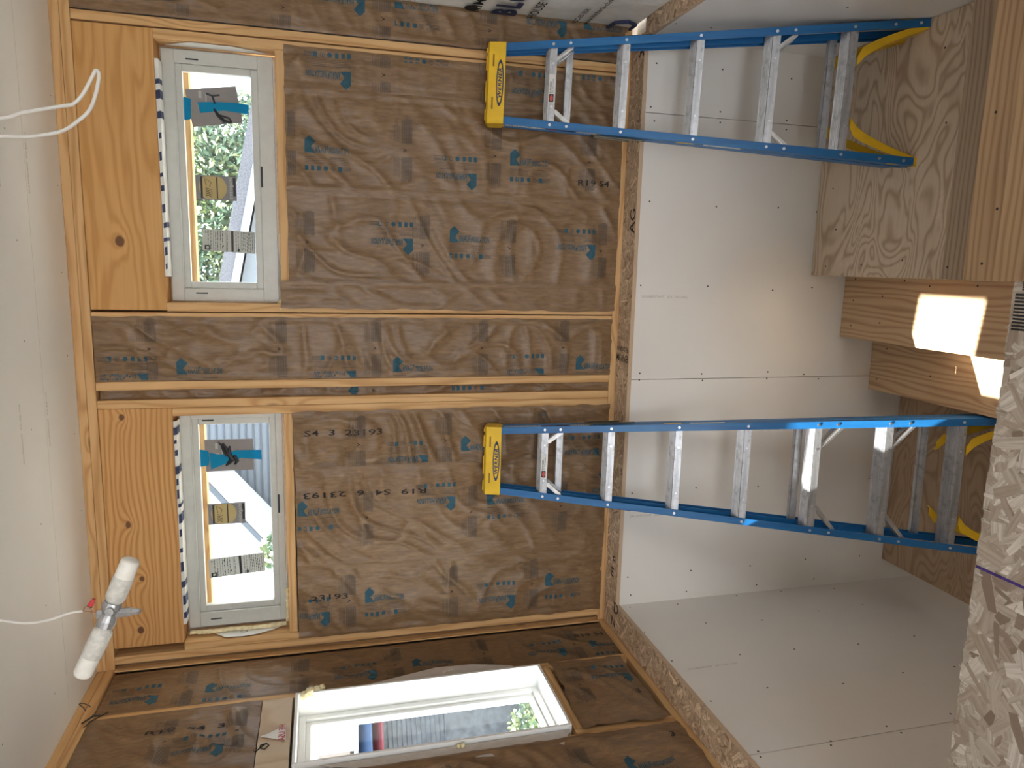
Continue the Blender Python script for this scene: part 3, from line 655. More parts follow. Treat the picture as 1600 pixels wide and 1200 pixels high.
def blob(name, pts, rad, label, cat='foam', mat=None, seed=0):
    mb = MB()
    for k, (p, r) in enumerate(zip(pts, rad)):
        bm = bmesh.new(); bmesh.ops.create_icosphere(bm, subdivisions=3, radius=r)
        for v in bm.verts: v.co *= 1 + .28 * noise.noise(v.co * (2.2 / r) + Vector((seed, k, 0)))
        mb.add([v.co + Vector(p) for v in bm.verts], [tuple(v.index for v in f.verts) for f in bm.faces]); bm.free()
    return build(name, mb, mat or FOAM, smooth=True, label=label, category=cat)
blob('spray_foam', [(.012, -.41, 1.565), (.014, -.395, 1.54), (.012, -.385, 1.51), (.012, -.37, 1.49), (.012, -.375, 1.53)], [.018, .022, .020, .016, .014], 'lump of cream spray foam at the top corner of the tall white window', seed=1)
blob('spray_foam', [(.010, -.885, .95), (.012, -.89, .97)], [.010, .008], 'small foam bead on the camera-side edge of the tall white window', seed=5)
blob('spray_foam', [(1.69, .05, 1.640), (1.675, .03, 1.652), (1.665, .01, 1.640), (1.70, .06, 1.638)], [.014, .014, .012, .010], 'cream foam bead at the lower inner corner of the tree-view window', seed=2)
def bead(name, pts, r, label, seed):
    q = spline(pts, 10); mb = MB(); mb.tube(q, [r * (1 + .45 * noise.noise(Vector((i * .5, seed, 0)))) for i in range(len(q))], 0, 10)
    for i, v in enumerate(mb.v): mb.v[i] = tuple(Vector(v) + noise.noise_vector(Vector(v) * 90) * r * .35)
    return build(name, mb, FOAM, smooth=True, label=label, category='foam')
bead('spray_foam', [(.118, .060, 2.095), (.117, .052, 2.0), (.118, .056, 1.9), (.117, .050, 1.80), (.118, .058, 1.70), (.122, .055, 1.655)], .010, 'cream foam bead along the corner end of the window beside the bulbs', 3)
bead('spray_foam', [(1.184, .060, 1.66), (1.183, .055, 1.75), (1.184, .060, 1.85)], .006, 'thin foam bead at the torn-gap end of the window beside the bulbs', 4)
bead('spray_foam', [(.135, .050, 1.648), (.22, .058, 1.647), (.30, .062, 1.648)], .008, 'foam bead in the sill gap of the window beside the bulbs', 5)
# house wrap strip in the gap above each window, torn pieces at the sides
def wrap_strip(x0, x1, zt, label, blocks, seed):
    mb = MB(); n = 50; vs = []
    for i in range(n + 1):
        x = x0 + (x1 - x0) * i / n; w1 = .012 * nz(x * 4, seed)
        vs += [(x, .003 + w1 * .3, zt - .0005), (x, .006 + w1 * .4, zt - .014 + .004 * nz(x * 9, seed)), (x, .077, zt - .016)]
    mb.add(vs, [f for i in range(n) for f in ((3 * i, 3 * i + 3, 3 * i + 4, 3 * i + 1), (3 * i + 1, 3 * i + 4, 3 * i + 5, 3 * i + 2))], 0)
    for a, b, c, d in blocks:
        w1 = .012 * nz(a * 4, seed); yy = .001 + w1 * .3; mb.add([(a, yy - .002, zt - .001 - .013 * c), (b, yy - .002, zt - .001 - .013 * c), (b + .004, yy - .001, zt - .0165 * d), (a + .004, yy - .001, zt - .0165 * d), (b + .006, .05, zt - .0175), (a + .006, .05, zt - .0175)], [(0, 1, 2, 3)] + ([(3, 2, 4, 5)] if d == 1 else []), 1)
    return build('house_wrap_strip', mb, [TYVEK, NAVY], label=label, category='house wrap')
rr = random.Random(3)
def blks(x0, x1):
    o = []; x = x0
    while x < x1: wd = rr.uniform(.015, .05); c = rr.choice((0, .1, .3)); o.append((x, x + wd, c, rr.choice((.7, 1, .9)))); x += wd + rr.uniform(.02, .06)
    return o
wrap_strip(1.80, 2.69, ZR, 'white wrap strip with navy print along the top of the tree-view window', blks(1.83, 2.6), 1)
wrap_strip(.19, 1.16, ZR, 'white wrap strip with navy print along the top of the window beside the bulbs', blks(.22, 1.14), 2)
mb = MB(); mb.prism([(2.765, .077, 2.08), (2.765, .022, 2.00), (2.765, .006, 1.975), (2.765, .004, 1.90), (2.765, .012, 1.86), (2.765, .006, 1.82), (2.765, .045, 1.72), (2.765, .077, 1.665)], (-.002, 0, 0)); build('house_wrap_tear', mb, TYVEK, label='torn white wrap on the reveal at the ladder side of the tree-view window', category='house wrap')
mb = MB(); mb.prism([(.105, .077, 2.01), (.104, .004, 1.93), (.103, .0, 1.85), (.104, .006, 1.79), (.106, .030, 1.72), (.107, .077, 1.655)], (.002, 0, 0))
n = 20
for r0, r1 in ((.011, .009),):
    ring = [(.108, .038 + r * math.cos(2 * PI * i / n), 1.85 + 1.5 * r * math.sin(2 * PI * i / n)) for r in (r0, r1) for i in range(n)]
    mb.add(ring, [(i, (i + 1) % n, (i + 1) % n + n, i + n) for i in range(n)], 1)
build('house_wrap_tear', mb, [TYVEK, NAVY], label='torn white wrap with a small ring mark, near the hanging bulbs', category='house wrap')
mb = MB(); mb.prism([(1.86, .02, 1.6375), (1.93, .012, 1.6375), (2.0, .03, 1.6375), (1.99, .077, 1.638), (1.87, .077, 1.638)], (0, 0, .002)); build('house_wrap_tear', mb, TYVEK, label='scrap of white wrap lying on the sill under the tree-view window', category='house wrap')

# ==================================================================== THINGS ON THE GLASS
GY = .1045   # room side of the panes
def flat(mb, poly, m=0, y=GY, th=.0006): mb.prism([(x, y, z) for x, z in poly], (0, -th, 0), m)
def packet(corn, blot, label, name='hardware_packet'):
    mb = MB(); flat(mb, corn, 0, GY, .003)
    for b in blot: mb.tube([(x, GY - .0045, z) for x, z in b[0]], b[1], 1, 6)
    cx = sum(c[0] for c in corn) / 4; cz = sum(c[1] for c in corn) / 4
    for dx, dz, w_, h_ in ((.03, .05, .03, .012), (-.01, .045, .02, .02), (.0, .03, .05, .004)): mb.box((cx + dx, GY - .0036, cz + dz), (cx + dx + w_, GY - .0031, cz + dz + h_), 2)
    return build(name, mb, [BAG, BLACKP, PAPERL], label=label, category='packet')
packet([(2.596, 2.015), (2.443, 1.989), (2.476, 1.784), (2.6265, 1.808)],
       [([(2.585, 1.93), (2.578, 1.905), (2.583, 1.875)], .004), ([(2.578, 1.905), (2.545, 1.895)], .004), ([(2.525, 1.90), (2.50, 1.885), (2.475, 1.86), (2.47, 1.83), (2.455, 1.84)], [.004, .008, .009, .005, .002]), ([(2.50, 1.88), (2.49, 1.84), (2.475, 1.83)], .004)],
       'tilted grey hardware packet with black parts taped in the tree-view window')
packet([(1.048, 2.0), (.894, 1.9975), (.896, 1.785), (1.046, 1.786)],
       [([(1.035, 1.94), (1.02, 1.925), (.995, 1.915), (.97, 1.90)], [.003, .006, .010, .012]), ([(1.03, 1.92), (1.0, 1.905), (.97, 1.90)], [.004, .008, .010]), ([(1.015, 1.89), (.98, 1.895), (.95, 1.88), (.93, 1.90), (.92, 1.91)], [.004, .012, .014, .008, .003]), ([(.97, 1.87), (.94, 1.86), (.925, 1.87)], [.008, .01, .004])],
       'upright grey hardware packet with dark red-black parts taped in the window beside the bulbs')
mb = MB(); flat(mb, [(2.565, 2.0215), (2.469, 2.0215), (2.475, 1.995), (2.56, 1.992)], 0, GY - .0034); flat(mb, [(2.547, 1.965), (2.503, 1.957), (2.520, 1.86), (2.512, 1.759), (2.551, 1.756), (2.556, 1.80), (2.553, 1.90)], 0, GY - .0052)
build('blue_tape', mb, TAPE, label='blue painter tape over the tilted packet in the tree-view window', category='tape')
mb = MB(); flat(mb, [(1.0025, 2.021), (.92, 2.0215), (.925, 1.985), (.955, 1.98), (.995, 1.985)], 0, GY - .0034); flat(mb, [(.985, 1.98), (.905, 1.975), (.935, 1.90), (.955, 1.84), (.944, 1.749), (.991, 1.7505), (.993, 1.86), (.975, 1.93)], 0, GY - .0052)
build('blue_tape', mb, TAPE, label='blue painter tape over the upright packet in the window beside the bulbs', category='tape')
def brand(x0, x1, z0, z1, label):
    mb = MB(); flat(mb, [(x0, z0), (x1, z0), (x1, z1), (x0, z1)], 0); cx, w_ = (x0 + x1) / 2, (x1 - x0); hh = z1 - z0; cz = z0 + hh * .58; n = 28
    R_ = w_ * .55; pts = [(cx + max(-w_ * .46, min(w_ * .46, R_ * math.cos(2 * PI * i / n))), cz + R_ * math.sin(2 * PI * i / n)) for i in range(n)]
    flat(mb, pts, 1, GY - .0006)
    mb.box((x0 + .006, GY - .0014, z1 - hh * .17), (x1 - .006, GY - .0018, z1 - hh * .12), 2); mb.box((x0 + .006, GY - .0014, z0 + hh * .46), (x1 - .006, GY - .0018, z0 + hh * .49), 2); mb.box((x0 + .02, GY - .0014, z0 + .003), (x1 - .006, GY - .0018, z0 + hh * .08), 2)
    for k in range(5): mb.tube([(x0 + .012 + k * .008, GY - .0016, z0 + hh * .60), (x0 + .020 + k * .007, GY - .0016, z0 + hh * .70), (x0 + .015 + k * .009, GY - .0016, z0 + hh * .76)], .0012, 2, 5)
    mb.tube([(x1 - .045, GY - .0016, z0 + hh * .74), (x1 - .012, GY - .0016, z0 + hh * .78), (x1 - .03, GY - .0016, z0 + hh * .62), (x1 - .05, GY - .0016, z0 + hh * .66)], .0013, 2, 5)
    put_text(mb, 'imagelsvis', (x1 - .004, GY - .001, z0 + hh * .10), (-1, 0, 0), (0, 0, 1), .018, width=w_ * .9, mat=3, lift=-.0010)
    return build('window_sticker', mb, [STICK, GOLD, BLACKP, PAPERL], label=label, category='sticker')
brand(2.138, 2.243, 1.820, 1.989, 'black and gold maker sticker in the tree-view window')
brand(.632, .736, 1.832, 1.998, 'black and gold maker sticker in the window beside the bulbs')
def elabel(corn, label):
    mb = MB(); flat(mb, corn, 0); A, B, C_, D_ = [Vector((x, 0, z)) for x, z in corn]
    def at(u, v): p = A.lerp(B, u).lerp(D_.lerp(C_, u), v); return (p.x, GY - .0008, p.z)
    def r_(u0, v0, u1, v1, m=1): mb.prism([at(u0, v0), at(u1, v0), at(u1, v1), at(u0, v1)], (0, -.0004, 0), m)
    rq = random.Random(5)
    r_(.02, .54, .98, .585); 
    for v in (.10, .15, .24, .28, .33, .37, .46, .63, .67, .74, .77, .80, .84, .87, .90, .94):
        u = .05
        while u < .9:
            w_ = rq.uniform(.03, .16); r_(u, v, min(.95, u + w_), v + .010); u += w_ + rq.uniform(.02, .06)
    for u, v in ((.12, .05), (.12, .09), (.78, .05), (.70, .27), (.4, .27), (.15, .27), (.70, .38)): r_(u, v, u + .07, v + .02)
    r_(.74, .04, .96, .07); r_(.74, .12, .96, .145); r_(.74, .07, .79, .12); r_(.91, .07, .96, .12); r_(.82, .66, .96, .70)
    for v in (.2, .44, .72, .98): r_(.02, v, .98, v + .004)
    return build('energy_label', mb, [PAPERL, BLACKP], label=label, category='label')
elabel([(2.012, 1.968), (1.917, 1.972), (1.907, 1.748), (2.004, 1.748)], 'white energy rating label placed straight in the tree-view window')
elabel([(.461, 2.0065), (.364, 2.0047), (.380, 1.748), (.476, 1.754)], 'tilted white energy rating label in the window beside the bulbs')

# ==================================================================== STAIRCASE
st = empty('staircase', (1.9, -.65, -2.9), 'rough wooden staircase with a plywood landing turning down toward the framed walls', 'staircase')
HOLES = ((1.62, -.22, -1.21), (1.75, -.22, -1.21), (1.86, -.22, -1.21), (1.65, -.42, -1.21), (1.78, -.42, -1.21), (1.86, -.55, -1.21), (1.84, -.70, -1.21), (1.85, -.95, -1.21), (1.33, -.2, -1.425), (1.5, -.25, -1.425), (1.55, -.2, -1.425), (1.4, -.55, -1.425), (1.53, -.5, -1.425),
                (1.92, -.25, -1.0), (1.93, -.5, -1.0), (1.95, -.75, -1.0), (2.3, -.25, -1.0), (2.5, -.9, -1.0), (2.8, -.85, -1.0), (2.1, -.3, -1.0), (1.92, -1.19, -.8), (1.93, -1.52, -.6), (2.4, -1.5, -.6), (2.75, -1.5, -.6), (2.1, -1.55, -.6), (1.95, -1.6, -.6), (2.55, -1.58, -.6))
def slab(name, a, b, mat, bevel=.002, **k):
    mb = MB(); mb.box(a, b); mat = mat if isinstance(mat, list) else [mat]
    if name in ('tread', 'landing'):
        for x, y, z in HOLES:
            if abs(z - b[2]) < .004 and a[0] < x < b[0] and a[1] < y < b[1]: mb.disc((x, y, z - .0005), (0, 0, 1), .005, .0009, 1, 7)
    return build(name, mb, mat + [SCREW], st, bevel=bevel, **k)
yw = -L - .004
slab('landing', (1.875, -1.20, -1.02), (XS - .003, yw, -1.0), [PLY], .0015, label='grey weathered plywood upper landing')
slab('landing_edge', (1.872, -1.20, -1.020), (1.8748, yw, -1.0005), EDGE)
slab('landing_riser', (1.878, -1.20, -1.21), (1.897, yw, -1.0205), PLY2)
slab('tread', (1.555, -1.22, -1.248), (1.877, yw, -1.21), TREAD[1], label='fir tread just below the upper landing'); slab('riser', (1.585, -1.2, -1.425), (1.605, yw, -1.249), TREADG)
slab('tread', (1.270, -1.22, -1.463), (1.584, yw, -1.425), TREAD[1]); slab('riser', (1.300, -1.2, -1.645), (1.320, yw, -1.464), TREADG)
slab('landing', (.268, -1.35, -1.664), (1.299, yw, -1.645), PLY2, label='brown plywood lower landing')
slab('landing_joist', (.285, -1.33, -1.90), (1.30, -1.29, -1.665), WOOD[0]); slab('landing_joist', (.285, -.20, -1.90), (1.30, -.16, -1.665), WOOD[0])
ys = [-1.165, -1.455, -1.745, -2.035]
for k, y in enumerate(ys):
    z = -.8 + .2 * k
    slab('tread', (1.876, y - .30, z - .038), (XS - .003, y, z), TREADG if k == 0 else TREAD[0], label=['dark grey-brown tread one step above the upper landing', 'second fir tread above the landing', 'third fir tread above the landing', 'top fir tread'][k])
    slab('riser', (1.88, y - .05, z - .20), (XS - .003, y - .03, z - .0385), PLY2)
slab('stringer', (1.905, -2.3, -1.5), (1.935, -1.24, -1.205), WOOD[1])
# ==================================================================== LADDERS
def ladder(name, o1, lean, ya, ro, w0, kk, nst, ztop_s, label, side):
    """o1: centre between the rivets of the top step; local axes X across, Z up the rails, Y into the wall; origin between the feet"""
    a = Vector((math.cos(ya), math.sin(ya), 0)); nn = Vector((math.sin(ya), -math.cos(ya), 0))
    d = Vector((0, 0, -1)) * math.cos(lean) + nn * math.sin(lean)
    X = a * math.cos(ro) + d * math.sin(ro); Dn = d * math.cos(ro) - a * math.sin(ro); Zv = -Dn; Yv = Zv.cross(X)
    SP = .315; Lg = SP * nst; O = Vector(o1) + Dn * Lg
    M3 = Matrix((X, Yv, Zv)).transposed(); e = empty(name, O, label, 'ladder', rot=M3.to_euler(), frame=True)
    wz = lambda s: w0 + kk * s           # half distance of rivets, s measured down from the top step
    zz = lambda s: Lg - s
    st_, sb = -ztop_s, Lg
    # front rails
    def chan(sg, s0, s1, outx, inx, y0, y1, lip, t=.004):
        r = []
        for s in (s0, s1):
            W = wz(s); o = W + outx; i = W - inx
            r.append([(sg * x, y, zz(s)) for x, y in ((o, y0), (i, y0), (i, y0 + t), (o - t, y0 + t), (o - t, y1 - t), (o - lip, y1 - t), (o - lip, y1), (o, y1))])
        return r
    for sg in (-1, 1):
        mb = MB(); A, B = chan(sg, st_, sb - .012, .016, .017, 0, .088, .006); mb.loft(A, B, 0)
        s = 0
        while s < nst: 
            mb.disc((sg * wz(s * SP), 0, zz(s * SP)), (0, -1, 0), .0065, .003, 1); s += 1
        for s in [.075, (nst - 1) * SP + .16, (nst - 1) * SP + .26] + ([(nst - 3) * SP + .085, (nst - 2) * SP + .085] if nst > 5 else [(nst - 2) * SP + .075]): mb.disc((sg * wz(s), 0, zz(s)), (0, -1, 0), .0065, .003, 1)
        # ridge along the web
        A, B = [[(sg * (wz(s) + .0155), .044, zz(s)), (sg * (wz(s) + .019), .045, zz(s)), (sg * (wz(s) + .019), .049, zz(s)), (sg * (wz(s) + .0155), .050, zz(s))] for s in (st_, sb - .012)]
        mb.loft(A, B, 0)
        rail = build('front_rail', mb, [BLUE, STEEL], e, bevel=.0008)
        if sg == side:
            mbs = []
            def dec(s0, s1, y0, y1, m, new=True):
                if new: mbs.append(MB())
                mbs[-1].loft([(sg * (wz(s) + .0158), y, zz(s)) for s, y in ((s0, y0), (s0, y1), (s1, y1), (s1, y0))], [(sg * (wz(s) + .0168), y, zz(s)) for s, y in ((s0, y0), (s0, y1), (s1, y1), (s1, y0))], m)
            dec(-.20, -.02, .010, .032, 0)
            for q in range(16): dec(-.195 + q * .011, -.189 + q * .011, .013 + .004 * (q % 2), .028, 1, False)
            dec(.12, .21, .010, .030, 0)
            for q in range(7): dec(.125 + q * .012, .131 + q * .012, .013, .027, 1, False)
            dec(.0, .03, .012, .024, 2); dec(.055, .11, .010, .028, 3); dec(.56, .64, .012, .030, 4); dec(.68, .84, .012, .032, 0)
            
            
            mz = (zz(.69) - zz(.83))
            vs, fs, wd = text_shape('WERNER'); kx = .13 / wd
            mbs[-1].add([(sg * (wz(.70) + .0172), .028 - y * .012, zz(.70 + x * kx)) for x, y in vs], fs, 3)
            for m_ in mbs: build('decal', m_, [PAPERL2, BLACK_INK, RED, NAVY, YELLOW], e)
    # rear rails
    for sg in (-1, 1):
        mb = MB(); r = []
        for s, y0 in ((st_ + .03, .034), (sb - .03, .122)):
            W = wz(s); o = W + .010; i = W - .018
            r.append([(sg * x, y, zz(s)) for x, y in ((o, y0), (i, y0), (i, y0 + .004), (o - .004, y0 + .004), (o - .004, y0 + .046), (i, y0 + .046), (i, y0 + .05), (o, y0 + .05))])
        mb.loft(r[0], r[1]); build('rear_rail', mb, BLUE, e, bevel=.0008)
    # steps with ribbed tread
    for k in range(nst):
        s = SP * k; W = wz(s) - .005; mb = MB(); zt = zz(s) + .014; tan = .30
        prof = [(.006, -.032), (.006, .0)]
        for q in range(6): y = .012 + q * .0105; prof += [(y, .0 + (y - .006) * tan), (y + .001, .0045 + (y - .006) * tan), (y + .0055, .0045 + (y - .006) * tan), (y + .0065, (y - .006 + .0065) * tan)]
        prof += [(.076, .070 * tan), (.076, -.022 + .02), (.0735, -.002), (.0735, .070 * tan - .004), (.009, -.003), (.009, -.032)]
        mb.prism([(-W, y, zt + z) for y, z in prof], (2 * W, 0, 0)); stp = build('step', mb, ALU, e, bevel=0)
        if k in (0,):
            mb = MB(); mb.box((-.075, .0050, zt - .027), (.045, .0058, zt - .003), 0); mb.box((-.072, .0044, zt - .025), (-.038, .0050, zt - .005), 1)
            n = 14; mb.prism([(-.055 + .014 * math.cos(2 * PI * i / n), .0038, zt - .015 + .007 * math.sin(2 * PI * i / n)) for i in range(n)], (0, .0006, 0), 2)
            put_text(mb, 'DANGER', (-.033, .0048, zt - .014), (1, 0, 0), (0, 0, 1), .0075, width=.05, mat=1, lift=.0004); put_text(mb, 'DO NOT STAND', (-.033, .0048, zt - .023), (1, 0, 0), (0, 0, 1), .005, width=.06, mat=1, lift=.0004)
            build('warning_label', mb, [PAPERL2, BLACK_INK, REDOVAL], stp, label='white and red danger label')
        for sx in (-1, 1): mb = MB(); mb.disc((sx * W * .55, .006, zt - .016), (0, -1, 0), .005, .002, 0, 8); build('step_rivet', mb, STEEL, stp)
    # diagonal braces
    br = [0] + ([nst - 3, nst - 2] if nst > 5 else [nst - 2])
    for k in br:
        for sg in (-1, 1):
            for y in (.012, .070):
                s0 = SP * k + .018; big = k > 0 and nst > 5; dx, ds = (.115, .085) if big else (.062, .062)
                A = Vector((sg * (wz(s0) - dx), y, zz(s0))); B = Vector((sg * (wz(s0) - .012), y, zz(s0 + ds))); t = (B - A).normalized(); p = Vector((t.z, 0, -t.x)) * .009
                mb = MB(); mb.prism([A - p, B - p, B + p, A + p], (0, .003, 0)); mb.prism([A - p * .25, B - p * .25, B + p * .25, A + p * .25], (0, -.004, 0)); mb.disc(A + t * .004, (0, -1, 0), .009, .003); mb.disc(B, (0, -1, 0), .009, .003)
                build('brace', mb, ZINC, e)
    # rear horizontals
    for s in ([.07, 4 * SP - .055, 6 * SP - .11] if nst > 5 else [.07, 4 * SP - .05]):
        W = wz(s) - .002; y = .072 + .06 * s / Lg; mb = MB(); mb.prism([(-W, y, zz(s) + .014), (-W, y - .003, zz(s) + .014), (-W, y - .003, zz(s) - .016), (-W, y, zz(s) - .016)], (2 * W, 0, 0)); mb.prism([(-W, y, zz(s) + .014), (-W, y + .02, zz(s) + .018), (-W, y + .02, zz(s) + .021), (-W, y - .003, zz(s) + .017)], (2 * W, 0, 0)); build('rear_bar', mb, ALU, e)
    # yellow corner shoes
    for sg in (-1, 1):
        for rear in (0, 1):
            sl = (nst - 1) * SP + (.025 if not rear else -.05); y0 = .006 if not rear else .124; dp = .055 if not rear else .03
            mb = MB(); n = 9; c0, c1 = [], []
            for i in range(n + 1):
                u = i / n; s = sl + (Lg - .02 - sl) * (u if True else 0); x_in = wz(sl) - .155 + (.150) * (u ** .62)
                wdt = .040 * (1 - .45 * u); c0.append((sg * (x_in), s)); c1.append((sg * (x_in + wdt * (1.0 + .0 * u)), s - wdt * .35 * (1 - u)))
            lim = lambda x, s: sg * min(abs(x), wz(s) + .010 if not rear else wz(s) + .004)
            for i in range(n):
                q4 = [(c0[i][0], c0[i][1]), (c0[i + 1][0], c0[i + 1][1]), (c1[i + 1][0], c1[i + 1][1]), (c1[i][0], c1[i][1])]
                mb.prism([(lim(x, s), y0 + .012 * (i / n) * 0, zz(max(s, sl))) for x, s in q4], (0, .004, 0))
                mb.prism([(lim(*q4[0]), y0, zz(q4[0][1])), (lim(*q4[1]), y0, zz(q4[1][1])), (lim(*q4[1]), y0 + dp, zz(q4[1][1])), (lim(*q4[0]), y0 + dp, zz(q4[0][1]))], (sg * .003, 0, 0))
            if not rear: mb.box((sg * (wz(Lg) - .020), -.002, 0), (sg * (wz(Lg) + .019), .092, .014)); mb.prism([(sg * (wz(Lg) - .024), .0045, .014), (sg * (wz(Lg) + .011), .0045, .014), (sg * (wz(Lg) + .011), .0045, .12), (sg * (wz(Lg) - .006), .0045, .12)], (0, .004, 0))
            else: mb.box((sg * (wz(Lg) - .022), .118, .018), (sg * (wz(Lg) + .014), .176, .034))
            build('corner_shoe', mb, YELLOW, e)
    # folded spreaders on the outer sides
    for sg in (-1, 1):
        mb = MB(); s0 = .20; x = wz(s0) + .019
        mb.box((sg * (x - .003), .018, zz(s0 + .03)), (sg * (x + .002), .075, zz(s0 - .015)))
        for y, s1 in ((.030, .42), (.064, .35)):
            A = Vector((sg * (wz(s0) + .022), y, zz(s0))); B = Vector((sg * (wz(s1) + .023), y + (.0 if y < .05 else .006), zz(s1))); mb.tube([A, B], [.004, .004], 0, 6); mb.disc(B, (sg, 0, 0), .007, .003)
        build('spreader', mb, OLIVE, e)
    # cap
    W = wz(-ztop_s) + .022; mb = MB(); z0 = zz(-ztop_s) - .055; z1 = z0 + .078
    prof = [(-.010, z0), (-.010, z1 - .004), (.010, z1 + .006), (.078, z1 + .006), (.088, z1 - .006), (.088, z0 + .02), (.082, z0 + .02), (.082, z1 - .004), (-.004, z1 - .006), (-.004, z0)]
    mb.prism([(-W, y, z) for y, z in prof], (2 * W, 0, 0))
    for sg in (-1, 1): mb.prism([(sg * W, -.010, z0), (sg * W, -.010, z1 - .004), (sg * W, .010, z1 + .006), (sg * W, .078, z1 + .006), (sg * W, .088, z0 + .02), (sg * W, .06, z0)], (-sg * .005, 0, 0))
    # moulded humps on the top tray
    for cx, wdt in ((-.13, .05), (-.03, .09), (.09, .06), (.145, .02)): mb.box((cx - wdt / 2, .02, z1 + .004), (cx + wdt / 2, .074, z1 + .013))
    cap = build('ladder_cap', mb, YELLOW, e, bevel=.003)
    mb = MB(); n = 40; zc = z0 + .022; RX, RZ = .098, .0165
    def ell(rx, rz, y): return [(rx * math.cos(2 * PI * i / n) - 0, y, zc + rz * math.sin(2 * PI * i / n)) for i in range(n)]
    mb.prism(ell(RX, RZ, -.0118), (0, .002, 0), 0); mb.prism(ell(RX * .84, RZ * .70, -.0126), (0, .001, 0), 1)
    put_text(mb, 'WERNER', (-.064, -.0128, zc - .0075), (1, 0, 0), (0, 0, 1), .0155, width=.128, mat=0, lift=.0006, shear=.15, bold=.035)
    for sx in (-.105, .075): mb.box((sx - .005, -.0112, z0 + .050), (sx + .045, -.0090, z0 + .057), 2)
    build('name_plate', mb, [NAVY, YELLOW, DARKY], cap, label='navy oval nameplate with the word WERNER and two slots')
    return e
PAPERL2 = plain('white_decal', (.70, .70, .68), .5, var=.04); REDOVAL = plain('red_oval', (.55, .08, .06), .5); DARKY = plain('slot_shadow_plastic', (.25, .12, .01), .7); ZINC = plain('zinc_brace', (.62, .62, .62), .3, metal=.85, var=.15, nscale=25)
ladder('step_ladder', (2.6757, -.2107, .4633), .3612, .0055, .0227, .1695, .07, 5, .262, 'shorter five-step blue ladder leaning on the wall from the upper landing', -1)
ladder('step_ladder', (.9487, -.2068, .4403), .356, .0359, .0155, .1639, .0692, 7, .262, 'taller seven-step blue ladder rising from the lower landing', 1)

# ==================================================================== HANGING LIGHT AND CABLES
lt = empty('hanging_bulb_fixture', (1.05, -1.755, 1.90), 'temporary light with two frosted tube bulbs on a metal cross, hanging on white cable', 'light fixture')
def bulb(a, b, flip):
    A, B = Vector(a), Vector(b); mb = MB(); t = (B - A); Ls = t.length
    rs = [(0, .013), (.06, .018), (.12, .0215), (.56, .0220), (.60, .0205), (.93, .0200), (.975, .017), (1, .009)]
    mb.tube([A + t * u for u, _ in rs], [r for _, r in rs], 0, 20); k = len(mb.f)
    for i, f in enumerate(mb.f):
        if min(Vector(mb.v[j] if True else 0).__sub__(A).dot(t) / Ls / Ls for j in f) > .57: mb.m[i] = 1
    return build('tube_bulb', mb, [BULB2, BULB], lt, smooth=True)
bulb((1.127, -1.755, 1.919), (1.225, -1.750, 1.878), 0)
bulb((1.078, -1.760, 1.936), (.965, -1.765, 1.990), 1)
# sockets and cross
mb = MB(); mb.tube([(1.130, -1.755, 1.918), (1.118, -1.756, 1.923), (1.105, -1.757, 1.927), (1.09, -1.758, 1.933), (1.076, -1.760, 1.938)], [.019, .021, .016, .020, .0185], 0, 16); mb.disc((1.118, -1.775, 1.921), (0, -1, .1), .009, .006, 0, 12)
build('bulb_socket', mb, ALU, lt, smooth=False)
mb = MB(); c = Vector((1.104, -1.757, 1.924)); up = Vector((.0, .02, 1)).normalized()
mb.tube([c + up * .030, c + up * .027, c + up * .01, c - up * .040, c - up * .043, c - up * .058, c - up * .061], [.008, .0105, .0105, .0105, .0085, .0060, .003], 0, 6); build('hanger_pipe', mb, ALU, lt)
top = c + up * .030; cend = Vector((1.108, -1.742, 1.984))
for k, (p0, q) in enumerate(((Vector((1.122, -1.747, 1.967)), Vector((.012, 0, -.007))), (Vector((1.104, -1.752, 1.952)), Vector((.003, -.001, -.013))))):
    mb = MB(); mb.tube([p0, p0 + q * .6, p0 + q * 1.2], [.0065, .0055, .0035], 0, 10); mb.disc(p0, -q, .0066, .002, 1, 10); build('wire_nut', mb, [RED, BLACKP], lt, label='red wire nut')
    mb = MB(); mb.tube([cend, cend.lerp(p0, .5) + Vector((.003, 0, .003)), p0], .0012, 0, 6); mb.tube([top, top.lerp(p0, .6) + Vector((.004, 0, .006)), p0], .0012, 0, 6); build('lead_wire', mb, COPPER, lt)
mb = MB(); mb.tube(spline([cend, (1.104, -1.737, 2.011), (1.087, -1.727, 2.059), (1.080, -1.716, 2.107), (1.084, -1.70, 2.161), (1.10, -1.66, 2.30), (1.11, -1.65, H - .001)]), .0034, 0, 8)
build('light_cable', mb, CABLE, smooth=True, label='white cable from the ceiling down to the twin bulb light', category='cable')
mb = MB(); mb.tube(spline([(2.16, -1.49, H - .001), (2.165, -1.50, 2.30), (2.179, -1.519, 2.143), (2.193, -1.529, 2.094), (2.21, -1.55, 2.005), (2.215, -1.554, 1.985), (2.237, -1.556, 1.964), (2.278, -1.555, 1.942), (2.289, -1.555, 1.935), (2.279, -1.558, 1.929), (2.24, -1.563, 1.936), (2.202, -1.565, 1.951), (2.176, -1.563, 1.978), (2.154, -1.557, 2.013), (2.142, -1.543, 2.075), (2.14, -1.525, 2.143), (2.135, -1.51, 2.30), (2.13, -1.50, H - .001)]), .0042, 0, 8)
build('cable_loop', mb, CABLE, smooth=True, label='bare loop of white cable hanging from the ceiling in front of the knotty header', category='cable')
mb = MB(); mb.tube([(.004, -.365, 2.372), (.010, -.372, 2.40), (.012, -.42, 2.43)], [.002, .004, .003], 0, 6); mb.prism([(.006, -.352, 2.35), (.006, -.40, 2.40), (.006, -.445, 2.418), (.006, -.40, 2.392)], (.003, 0, 0))
build('black_shim', mb, BLACKP, label='black plastic sliver stuck under the top plate at the stud beside the tall window', category='shim')
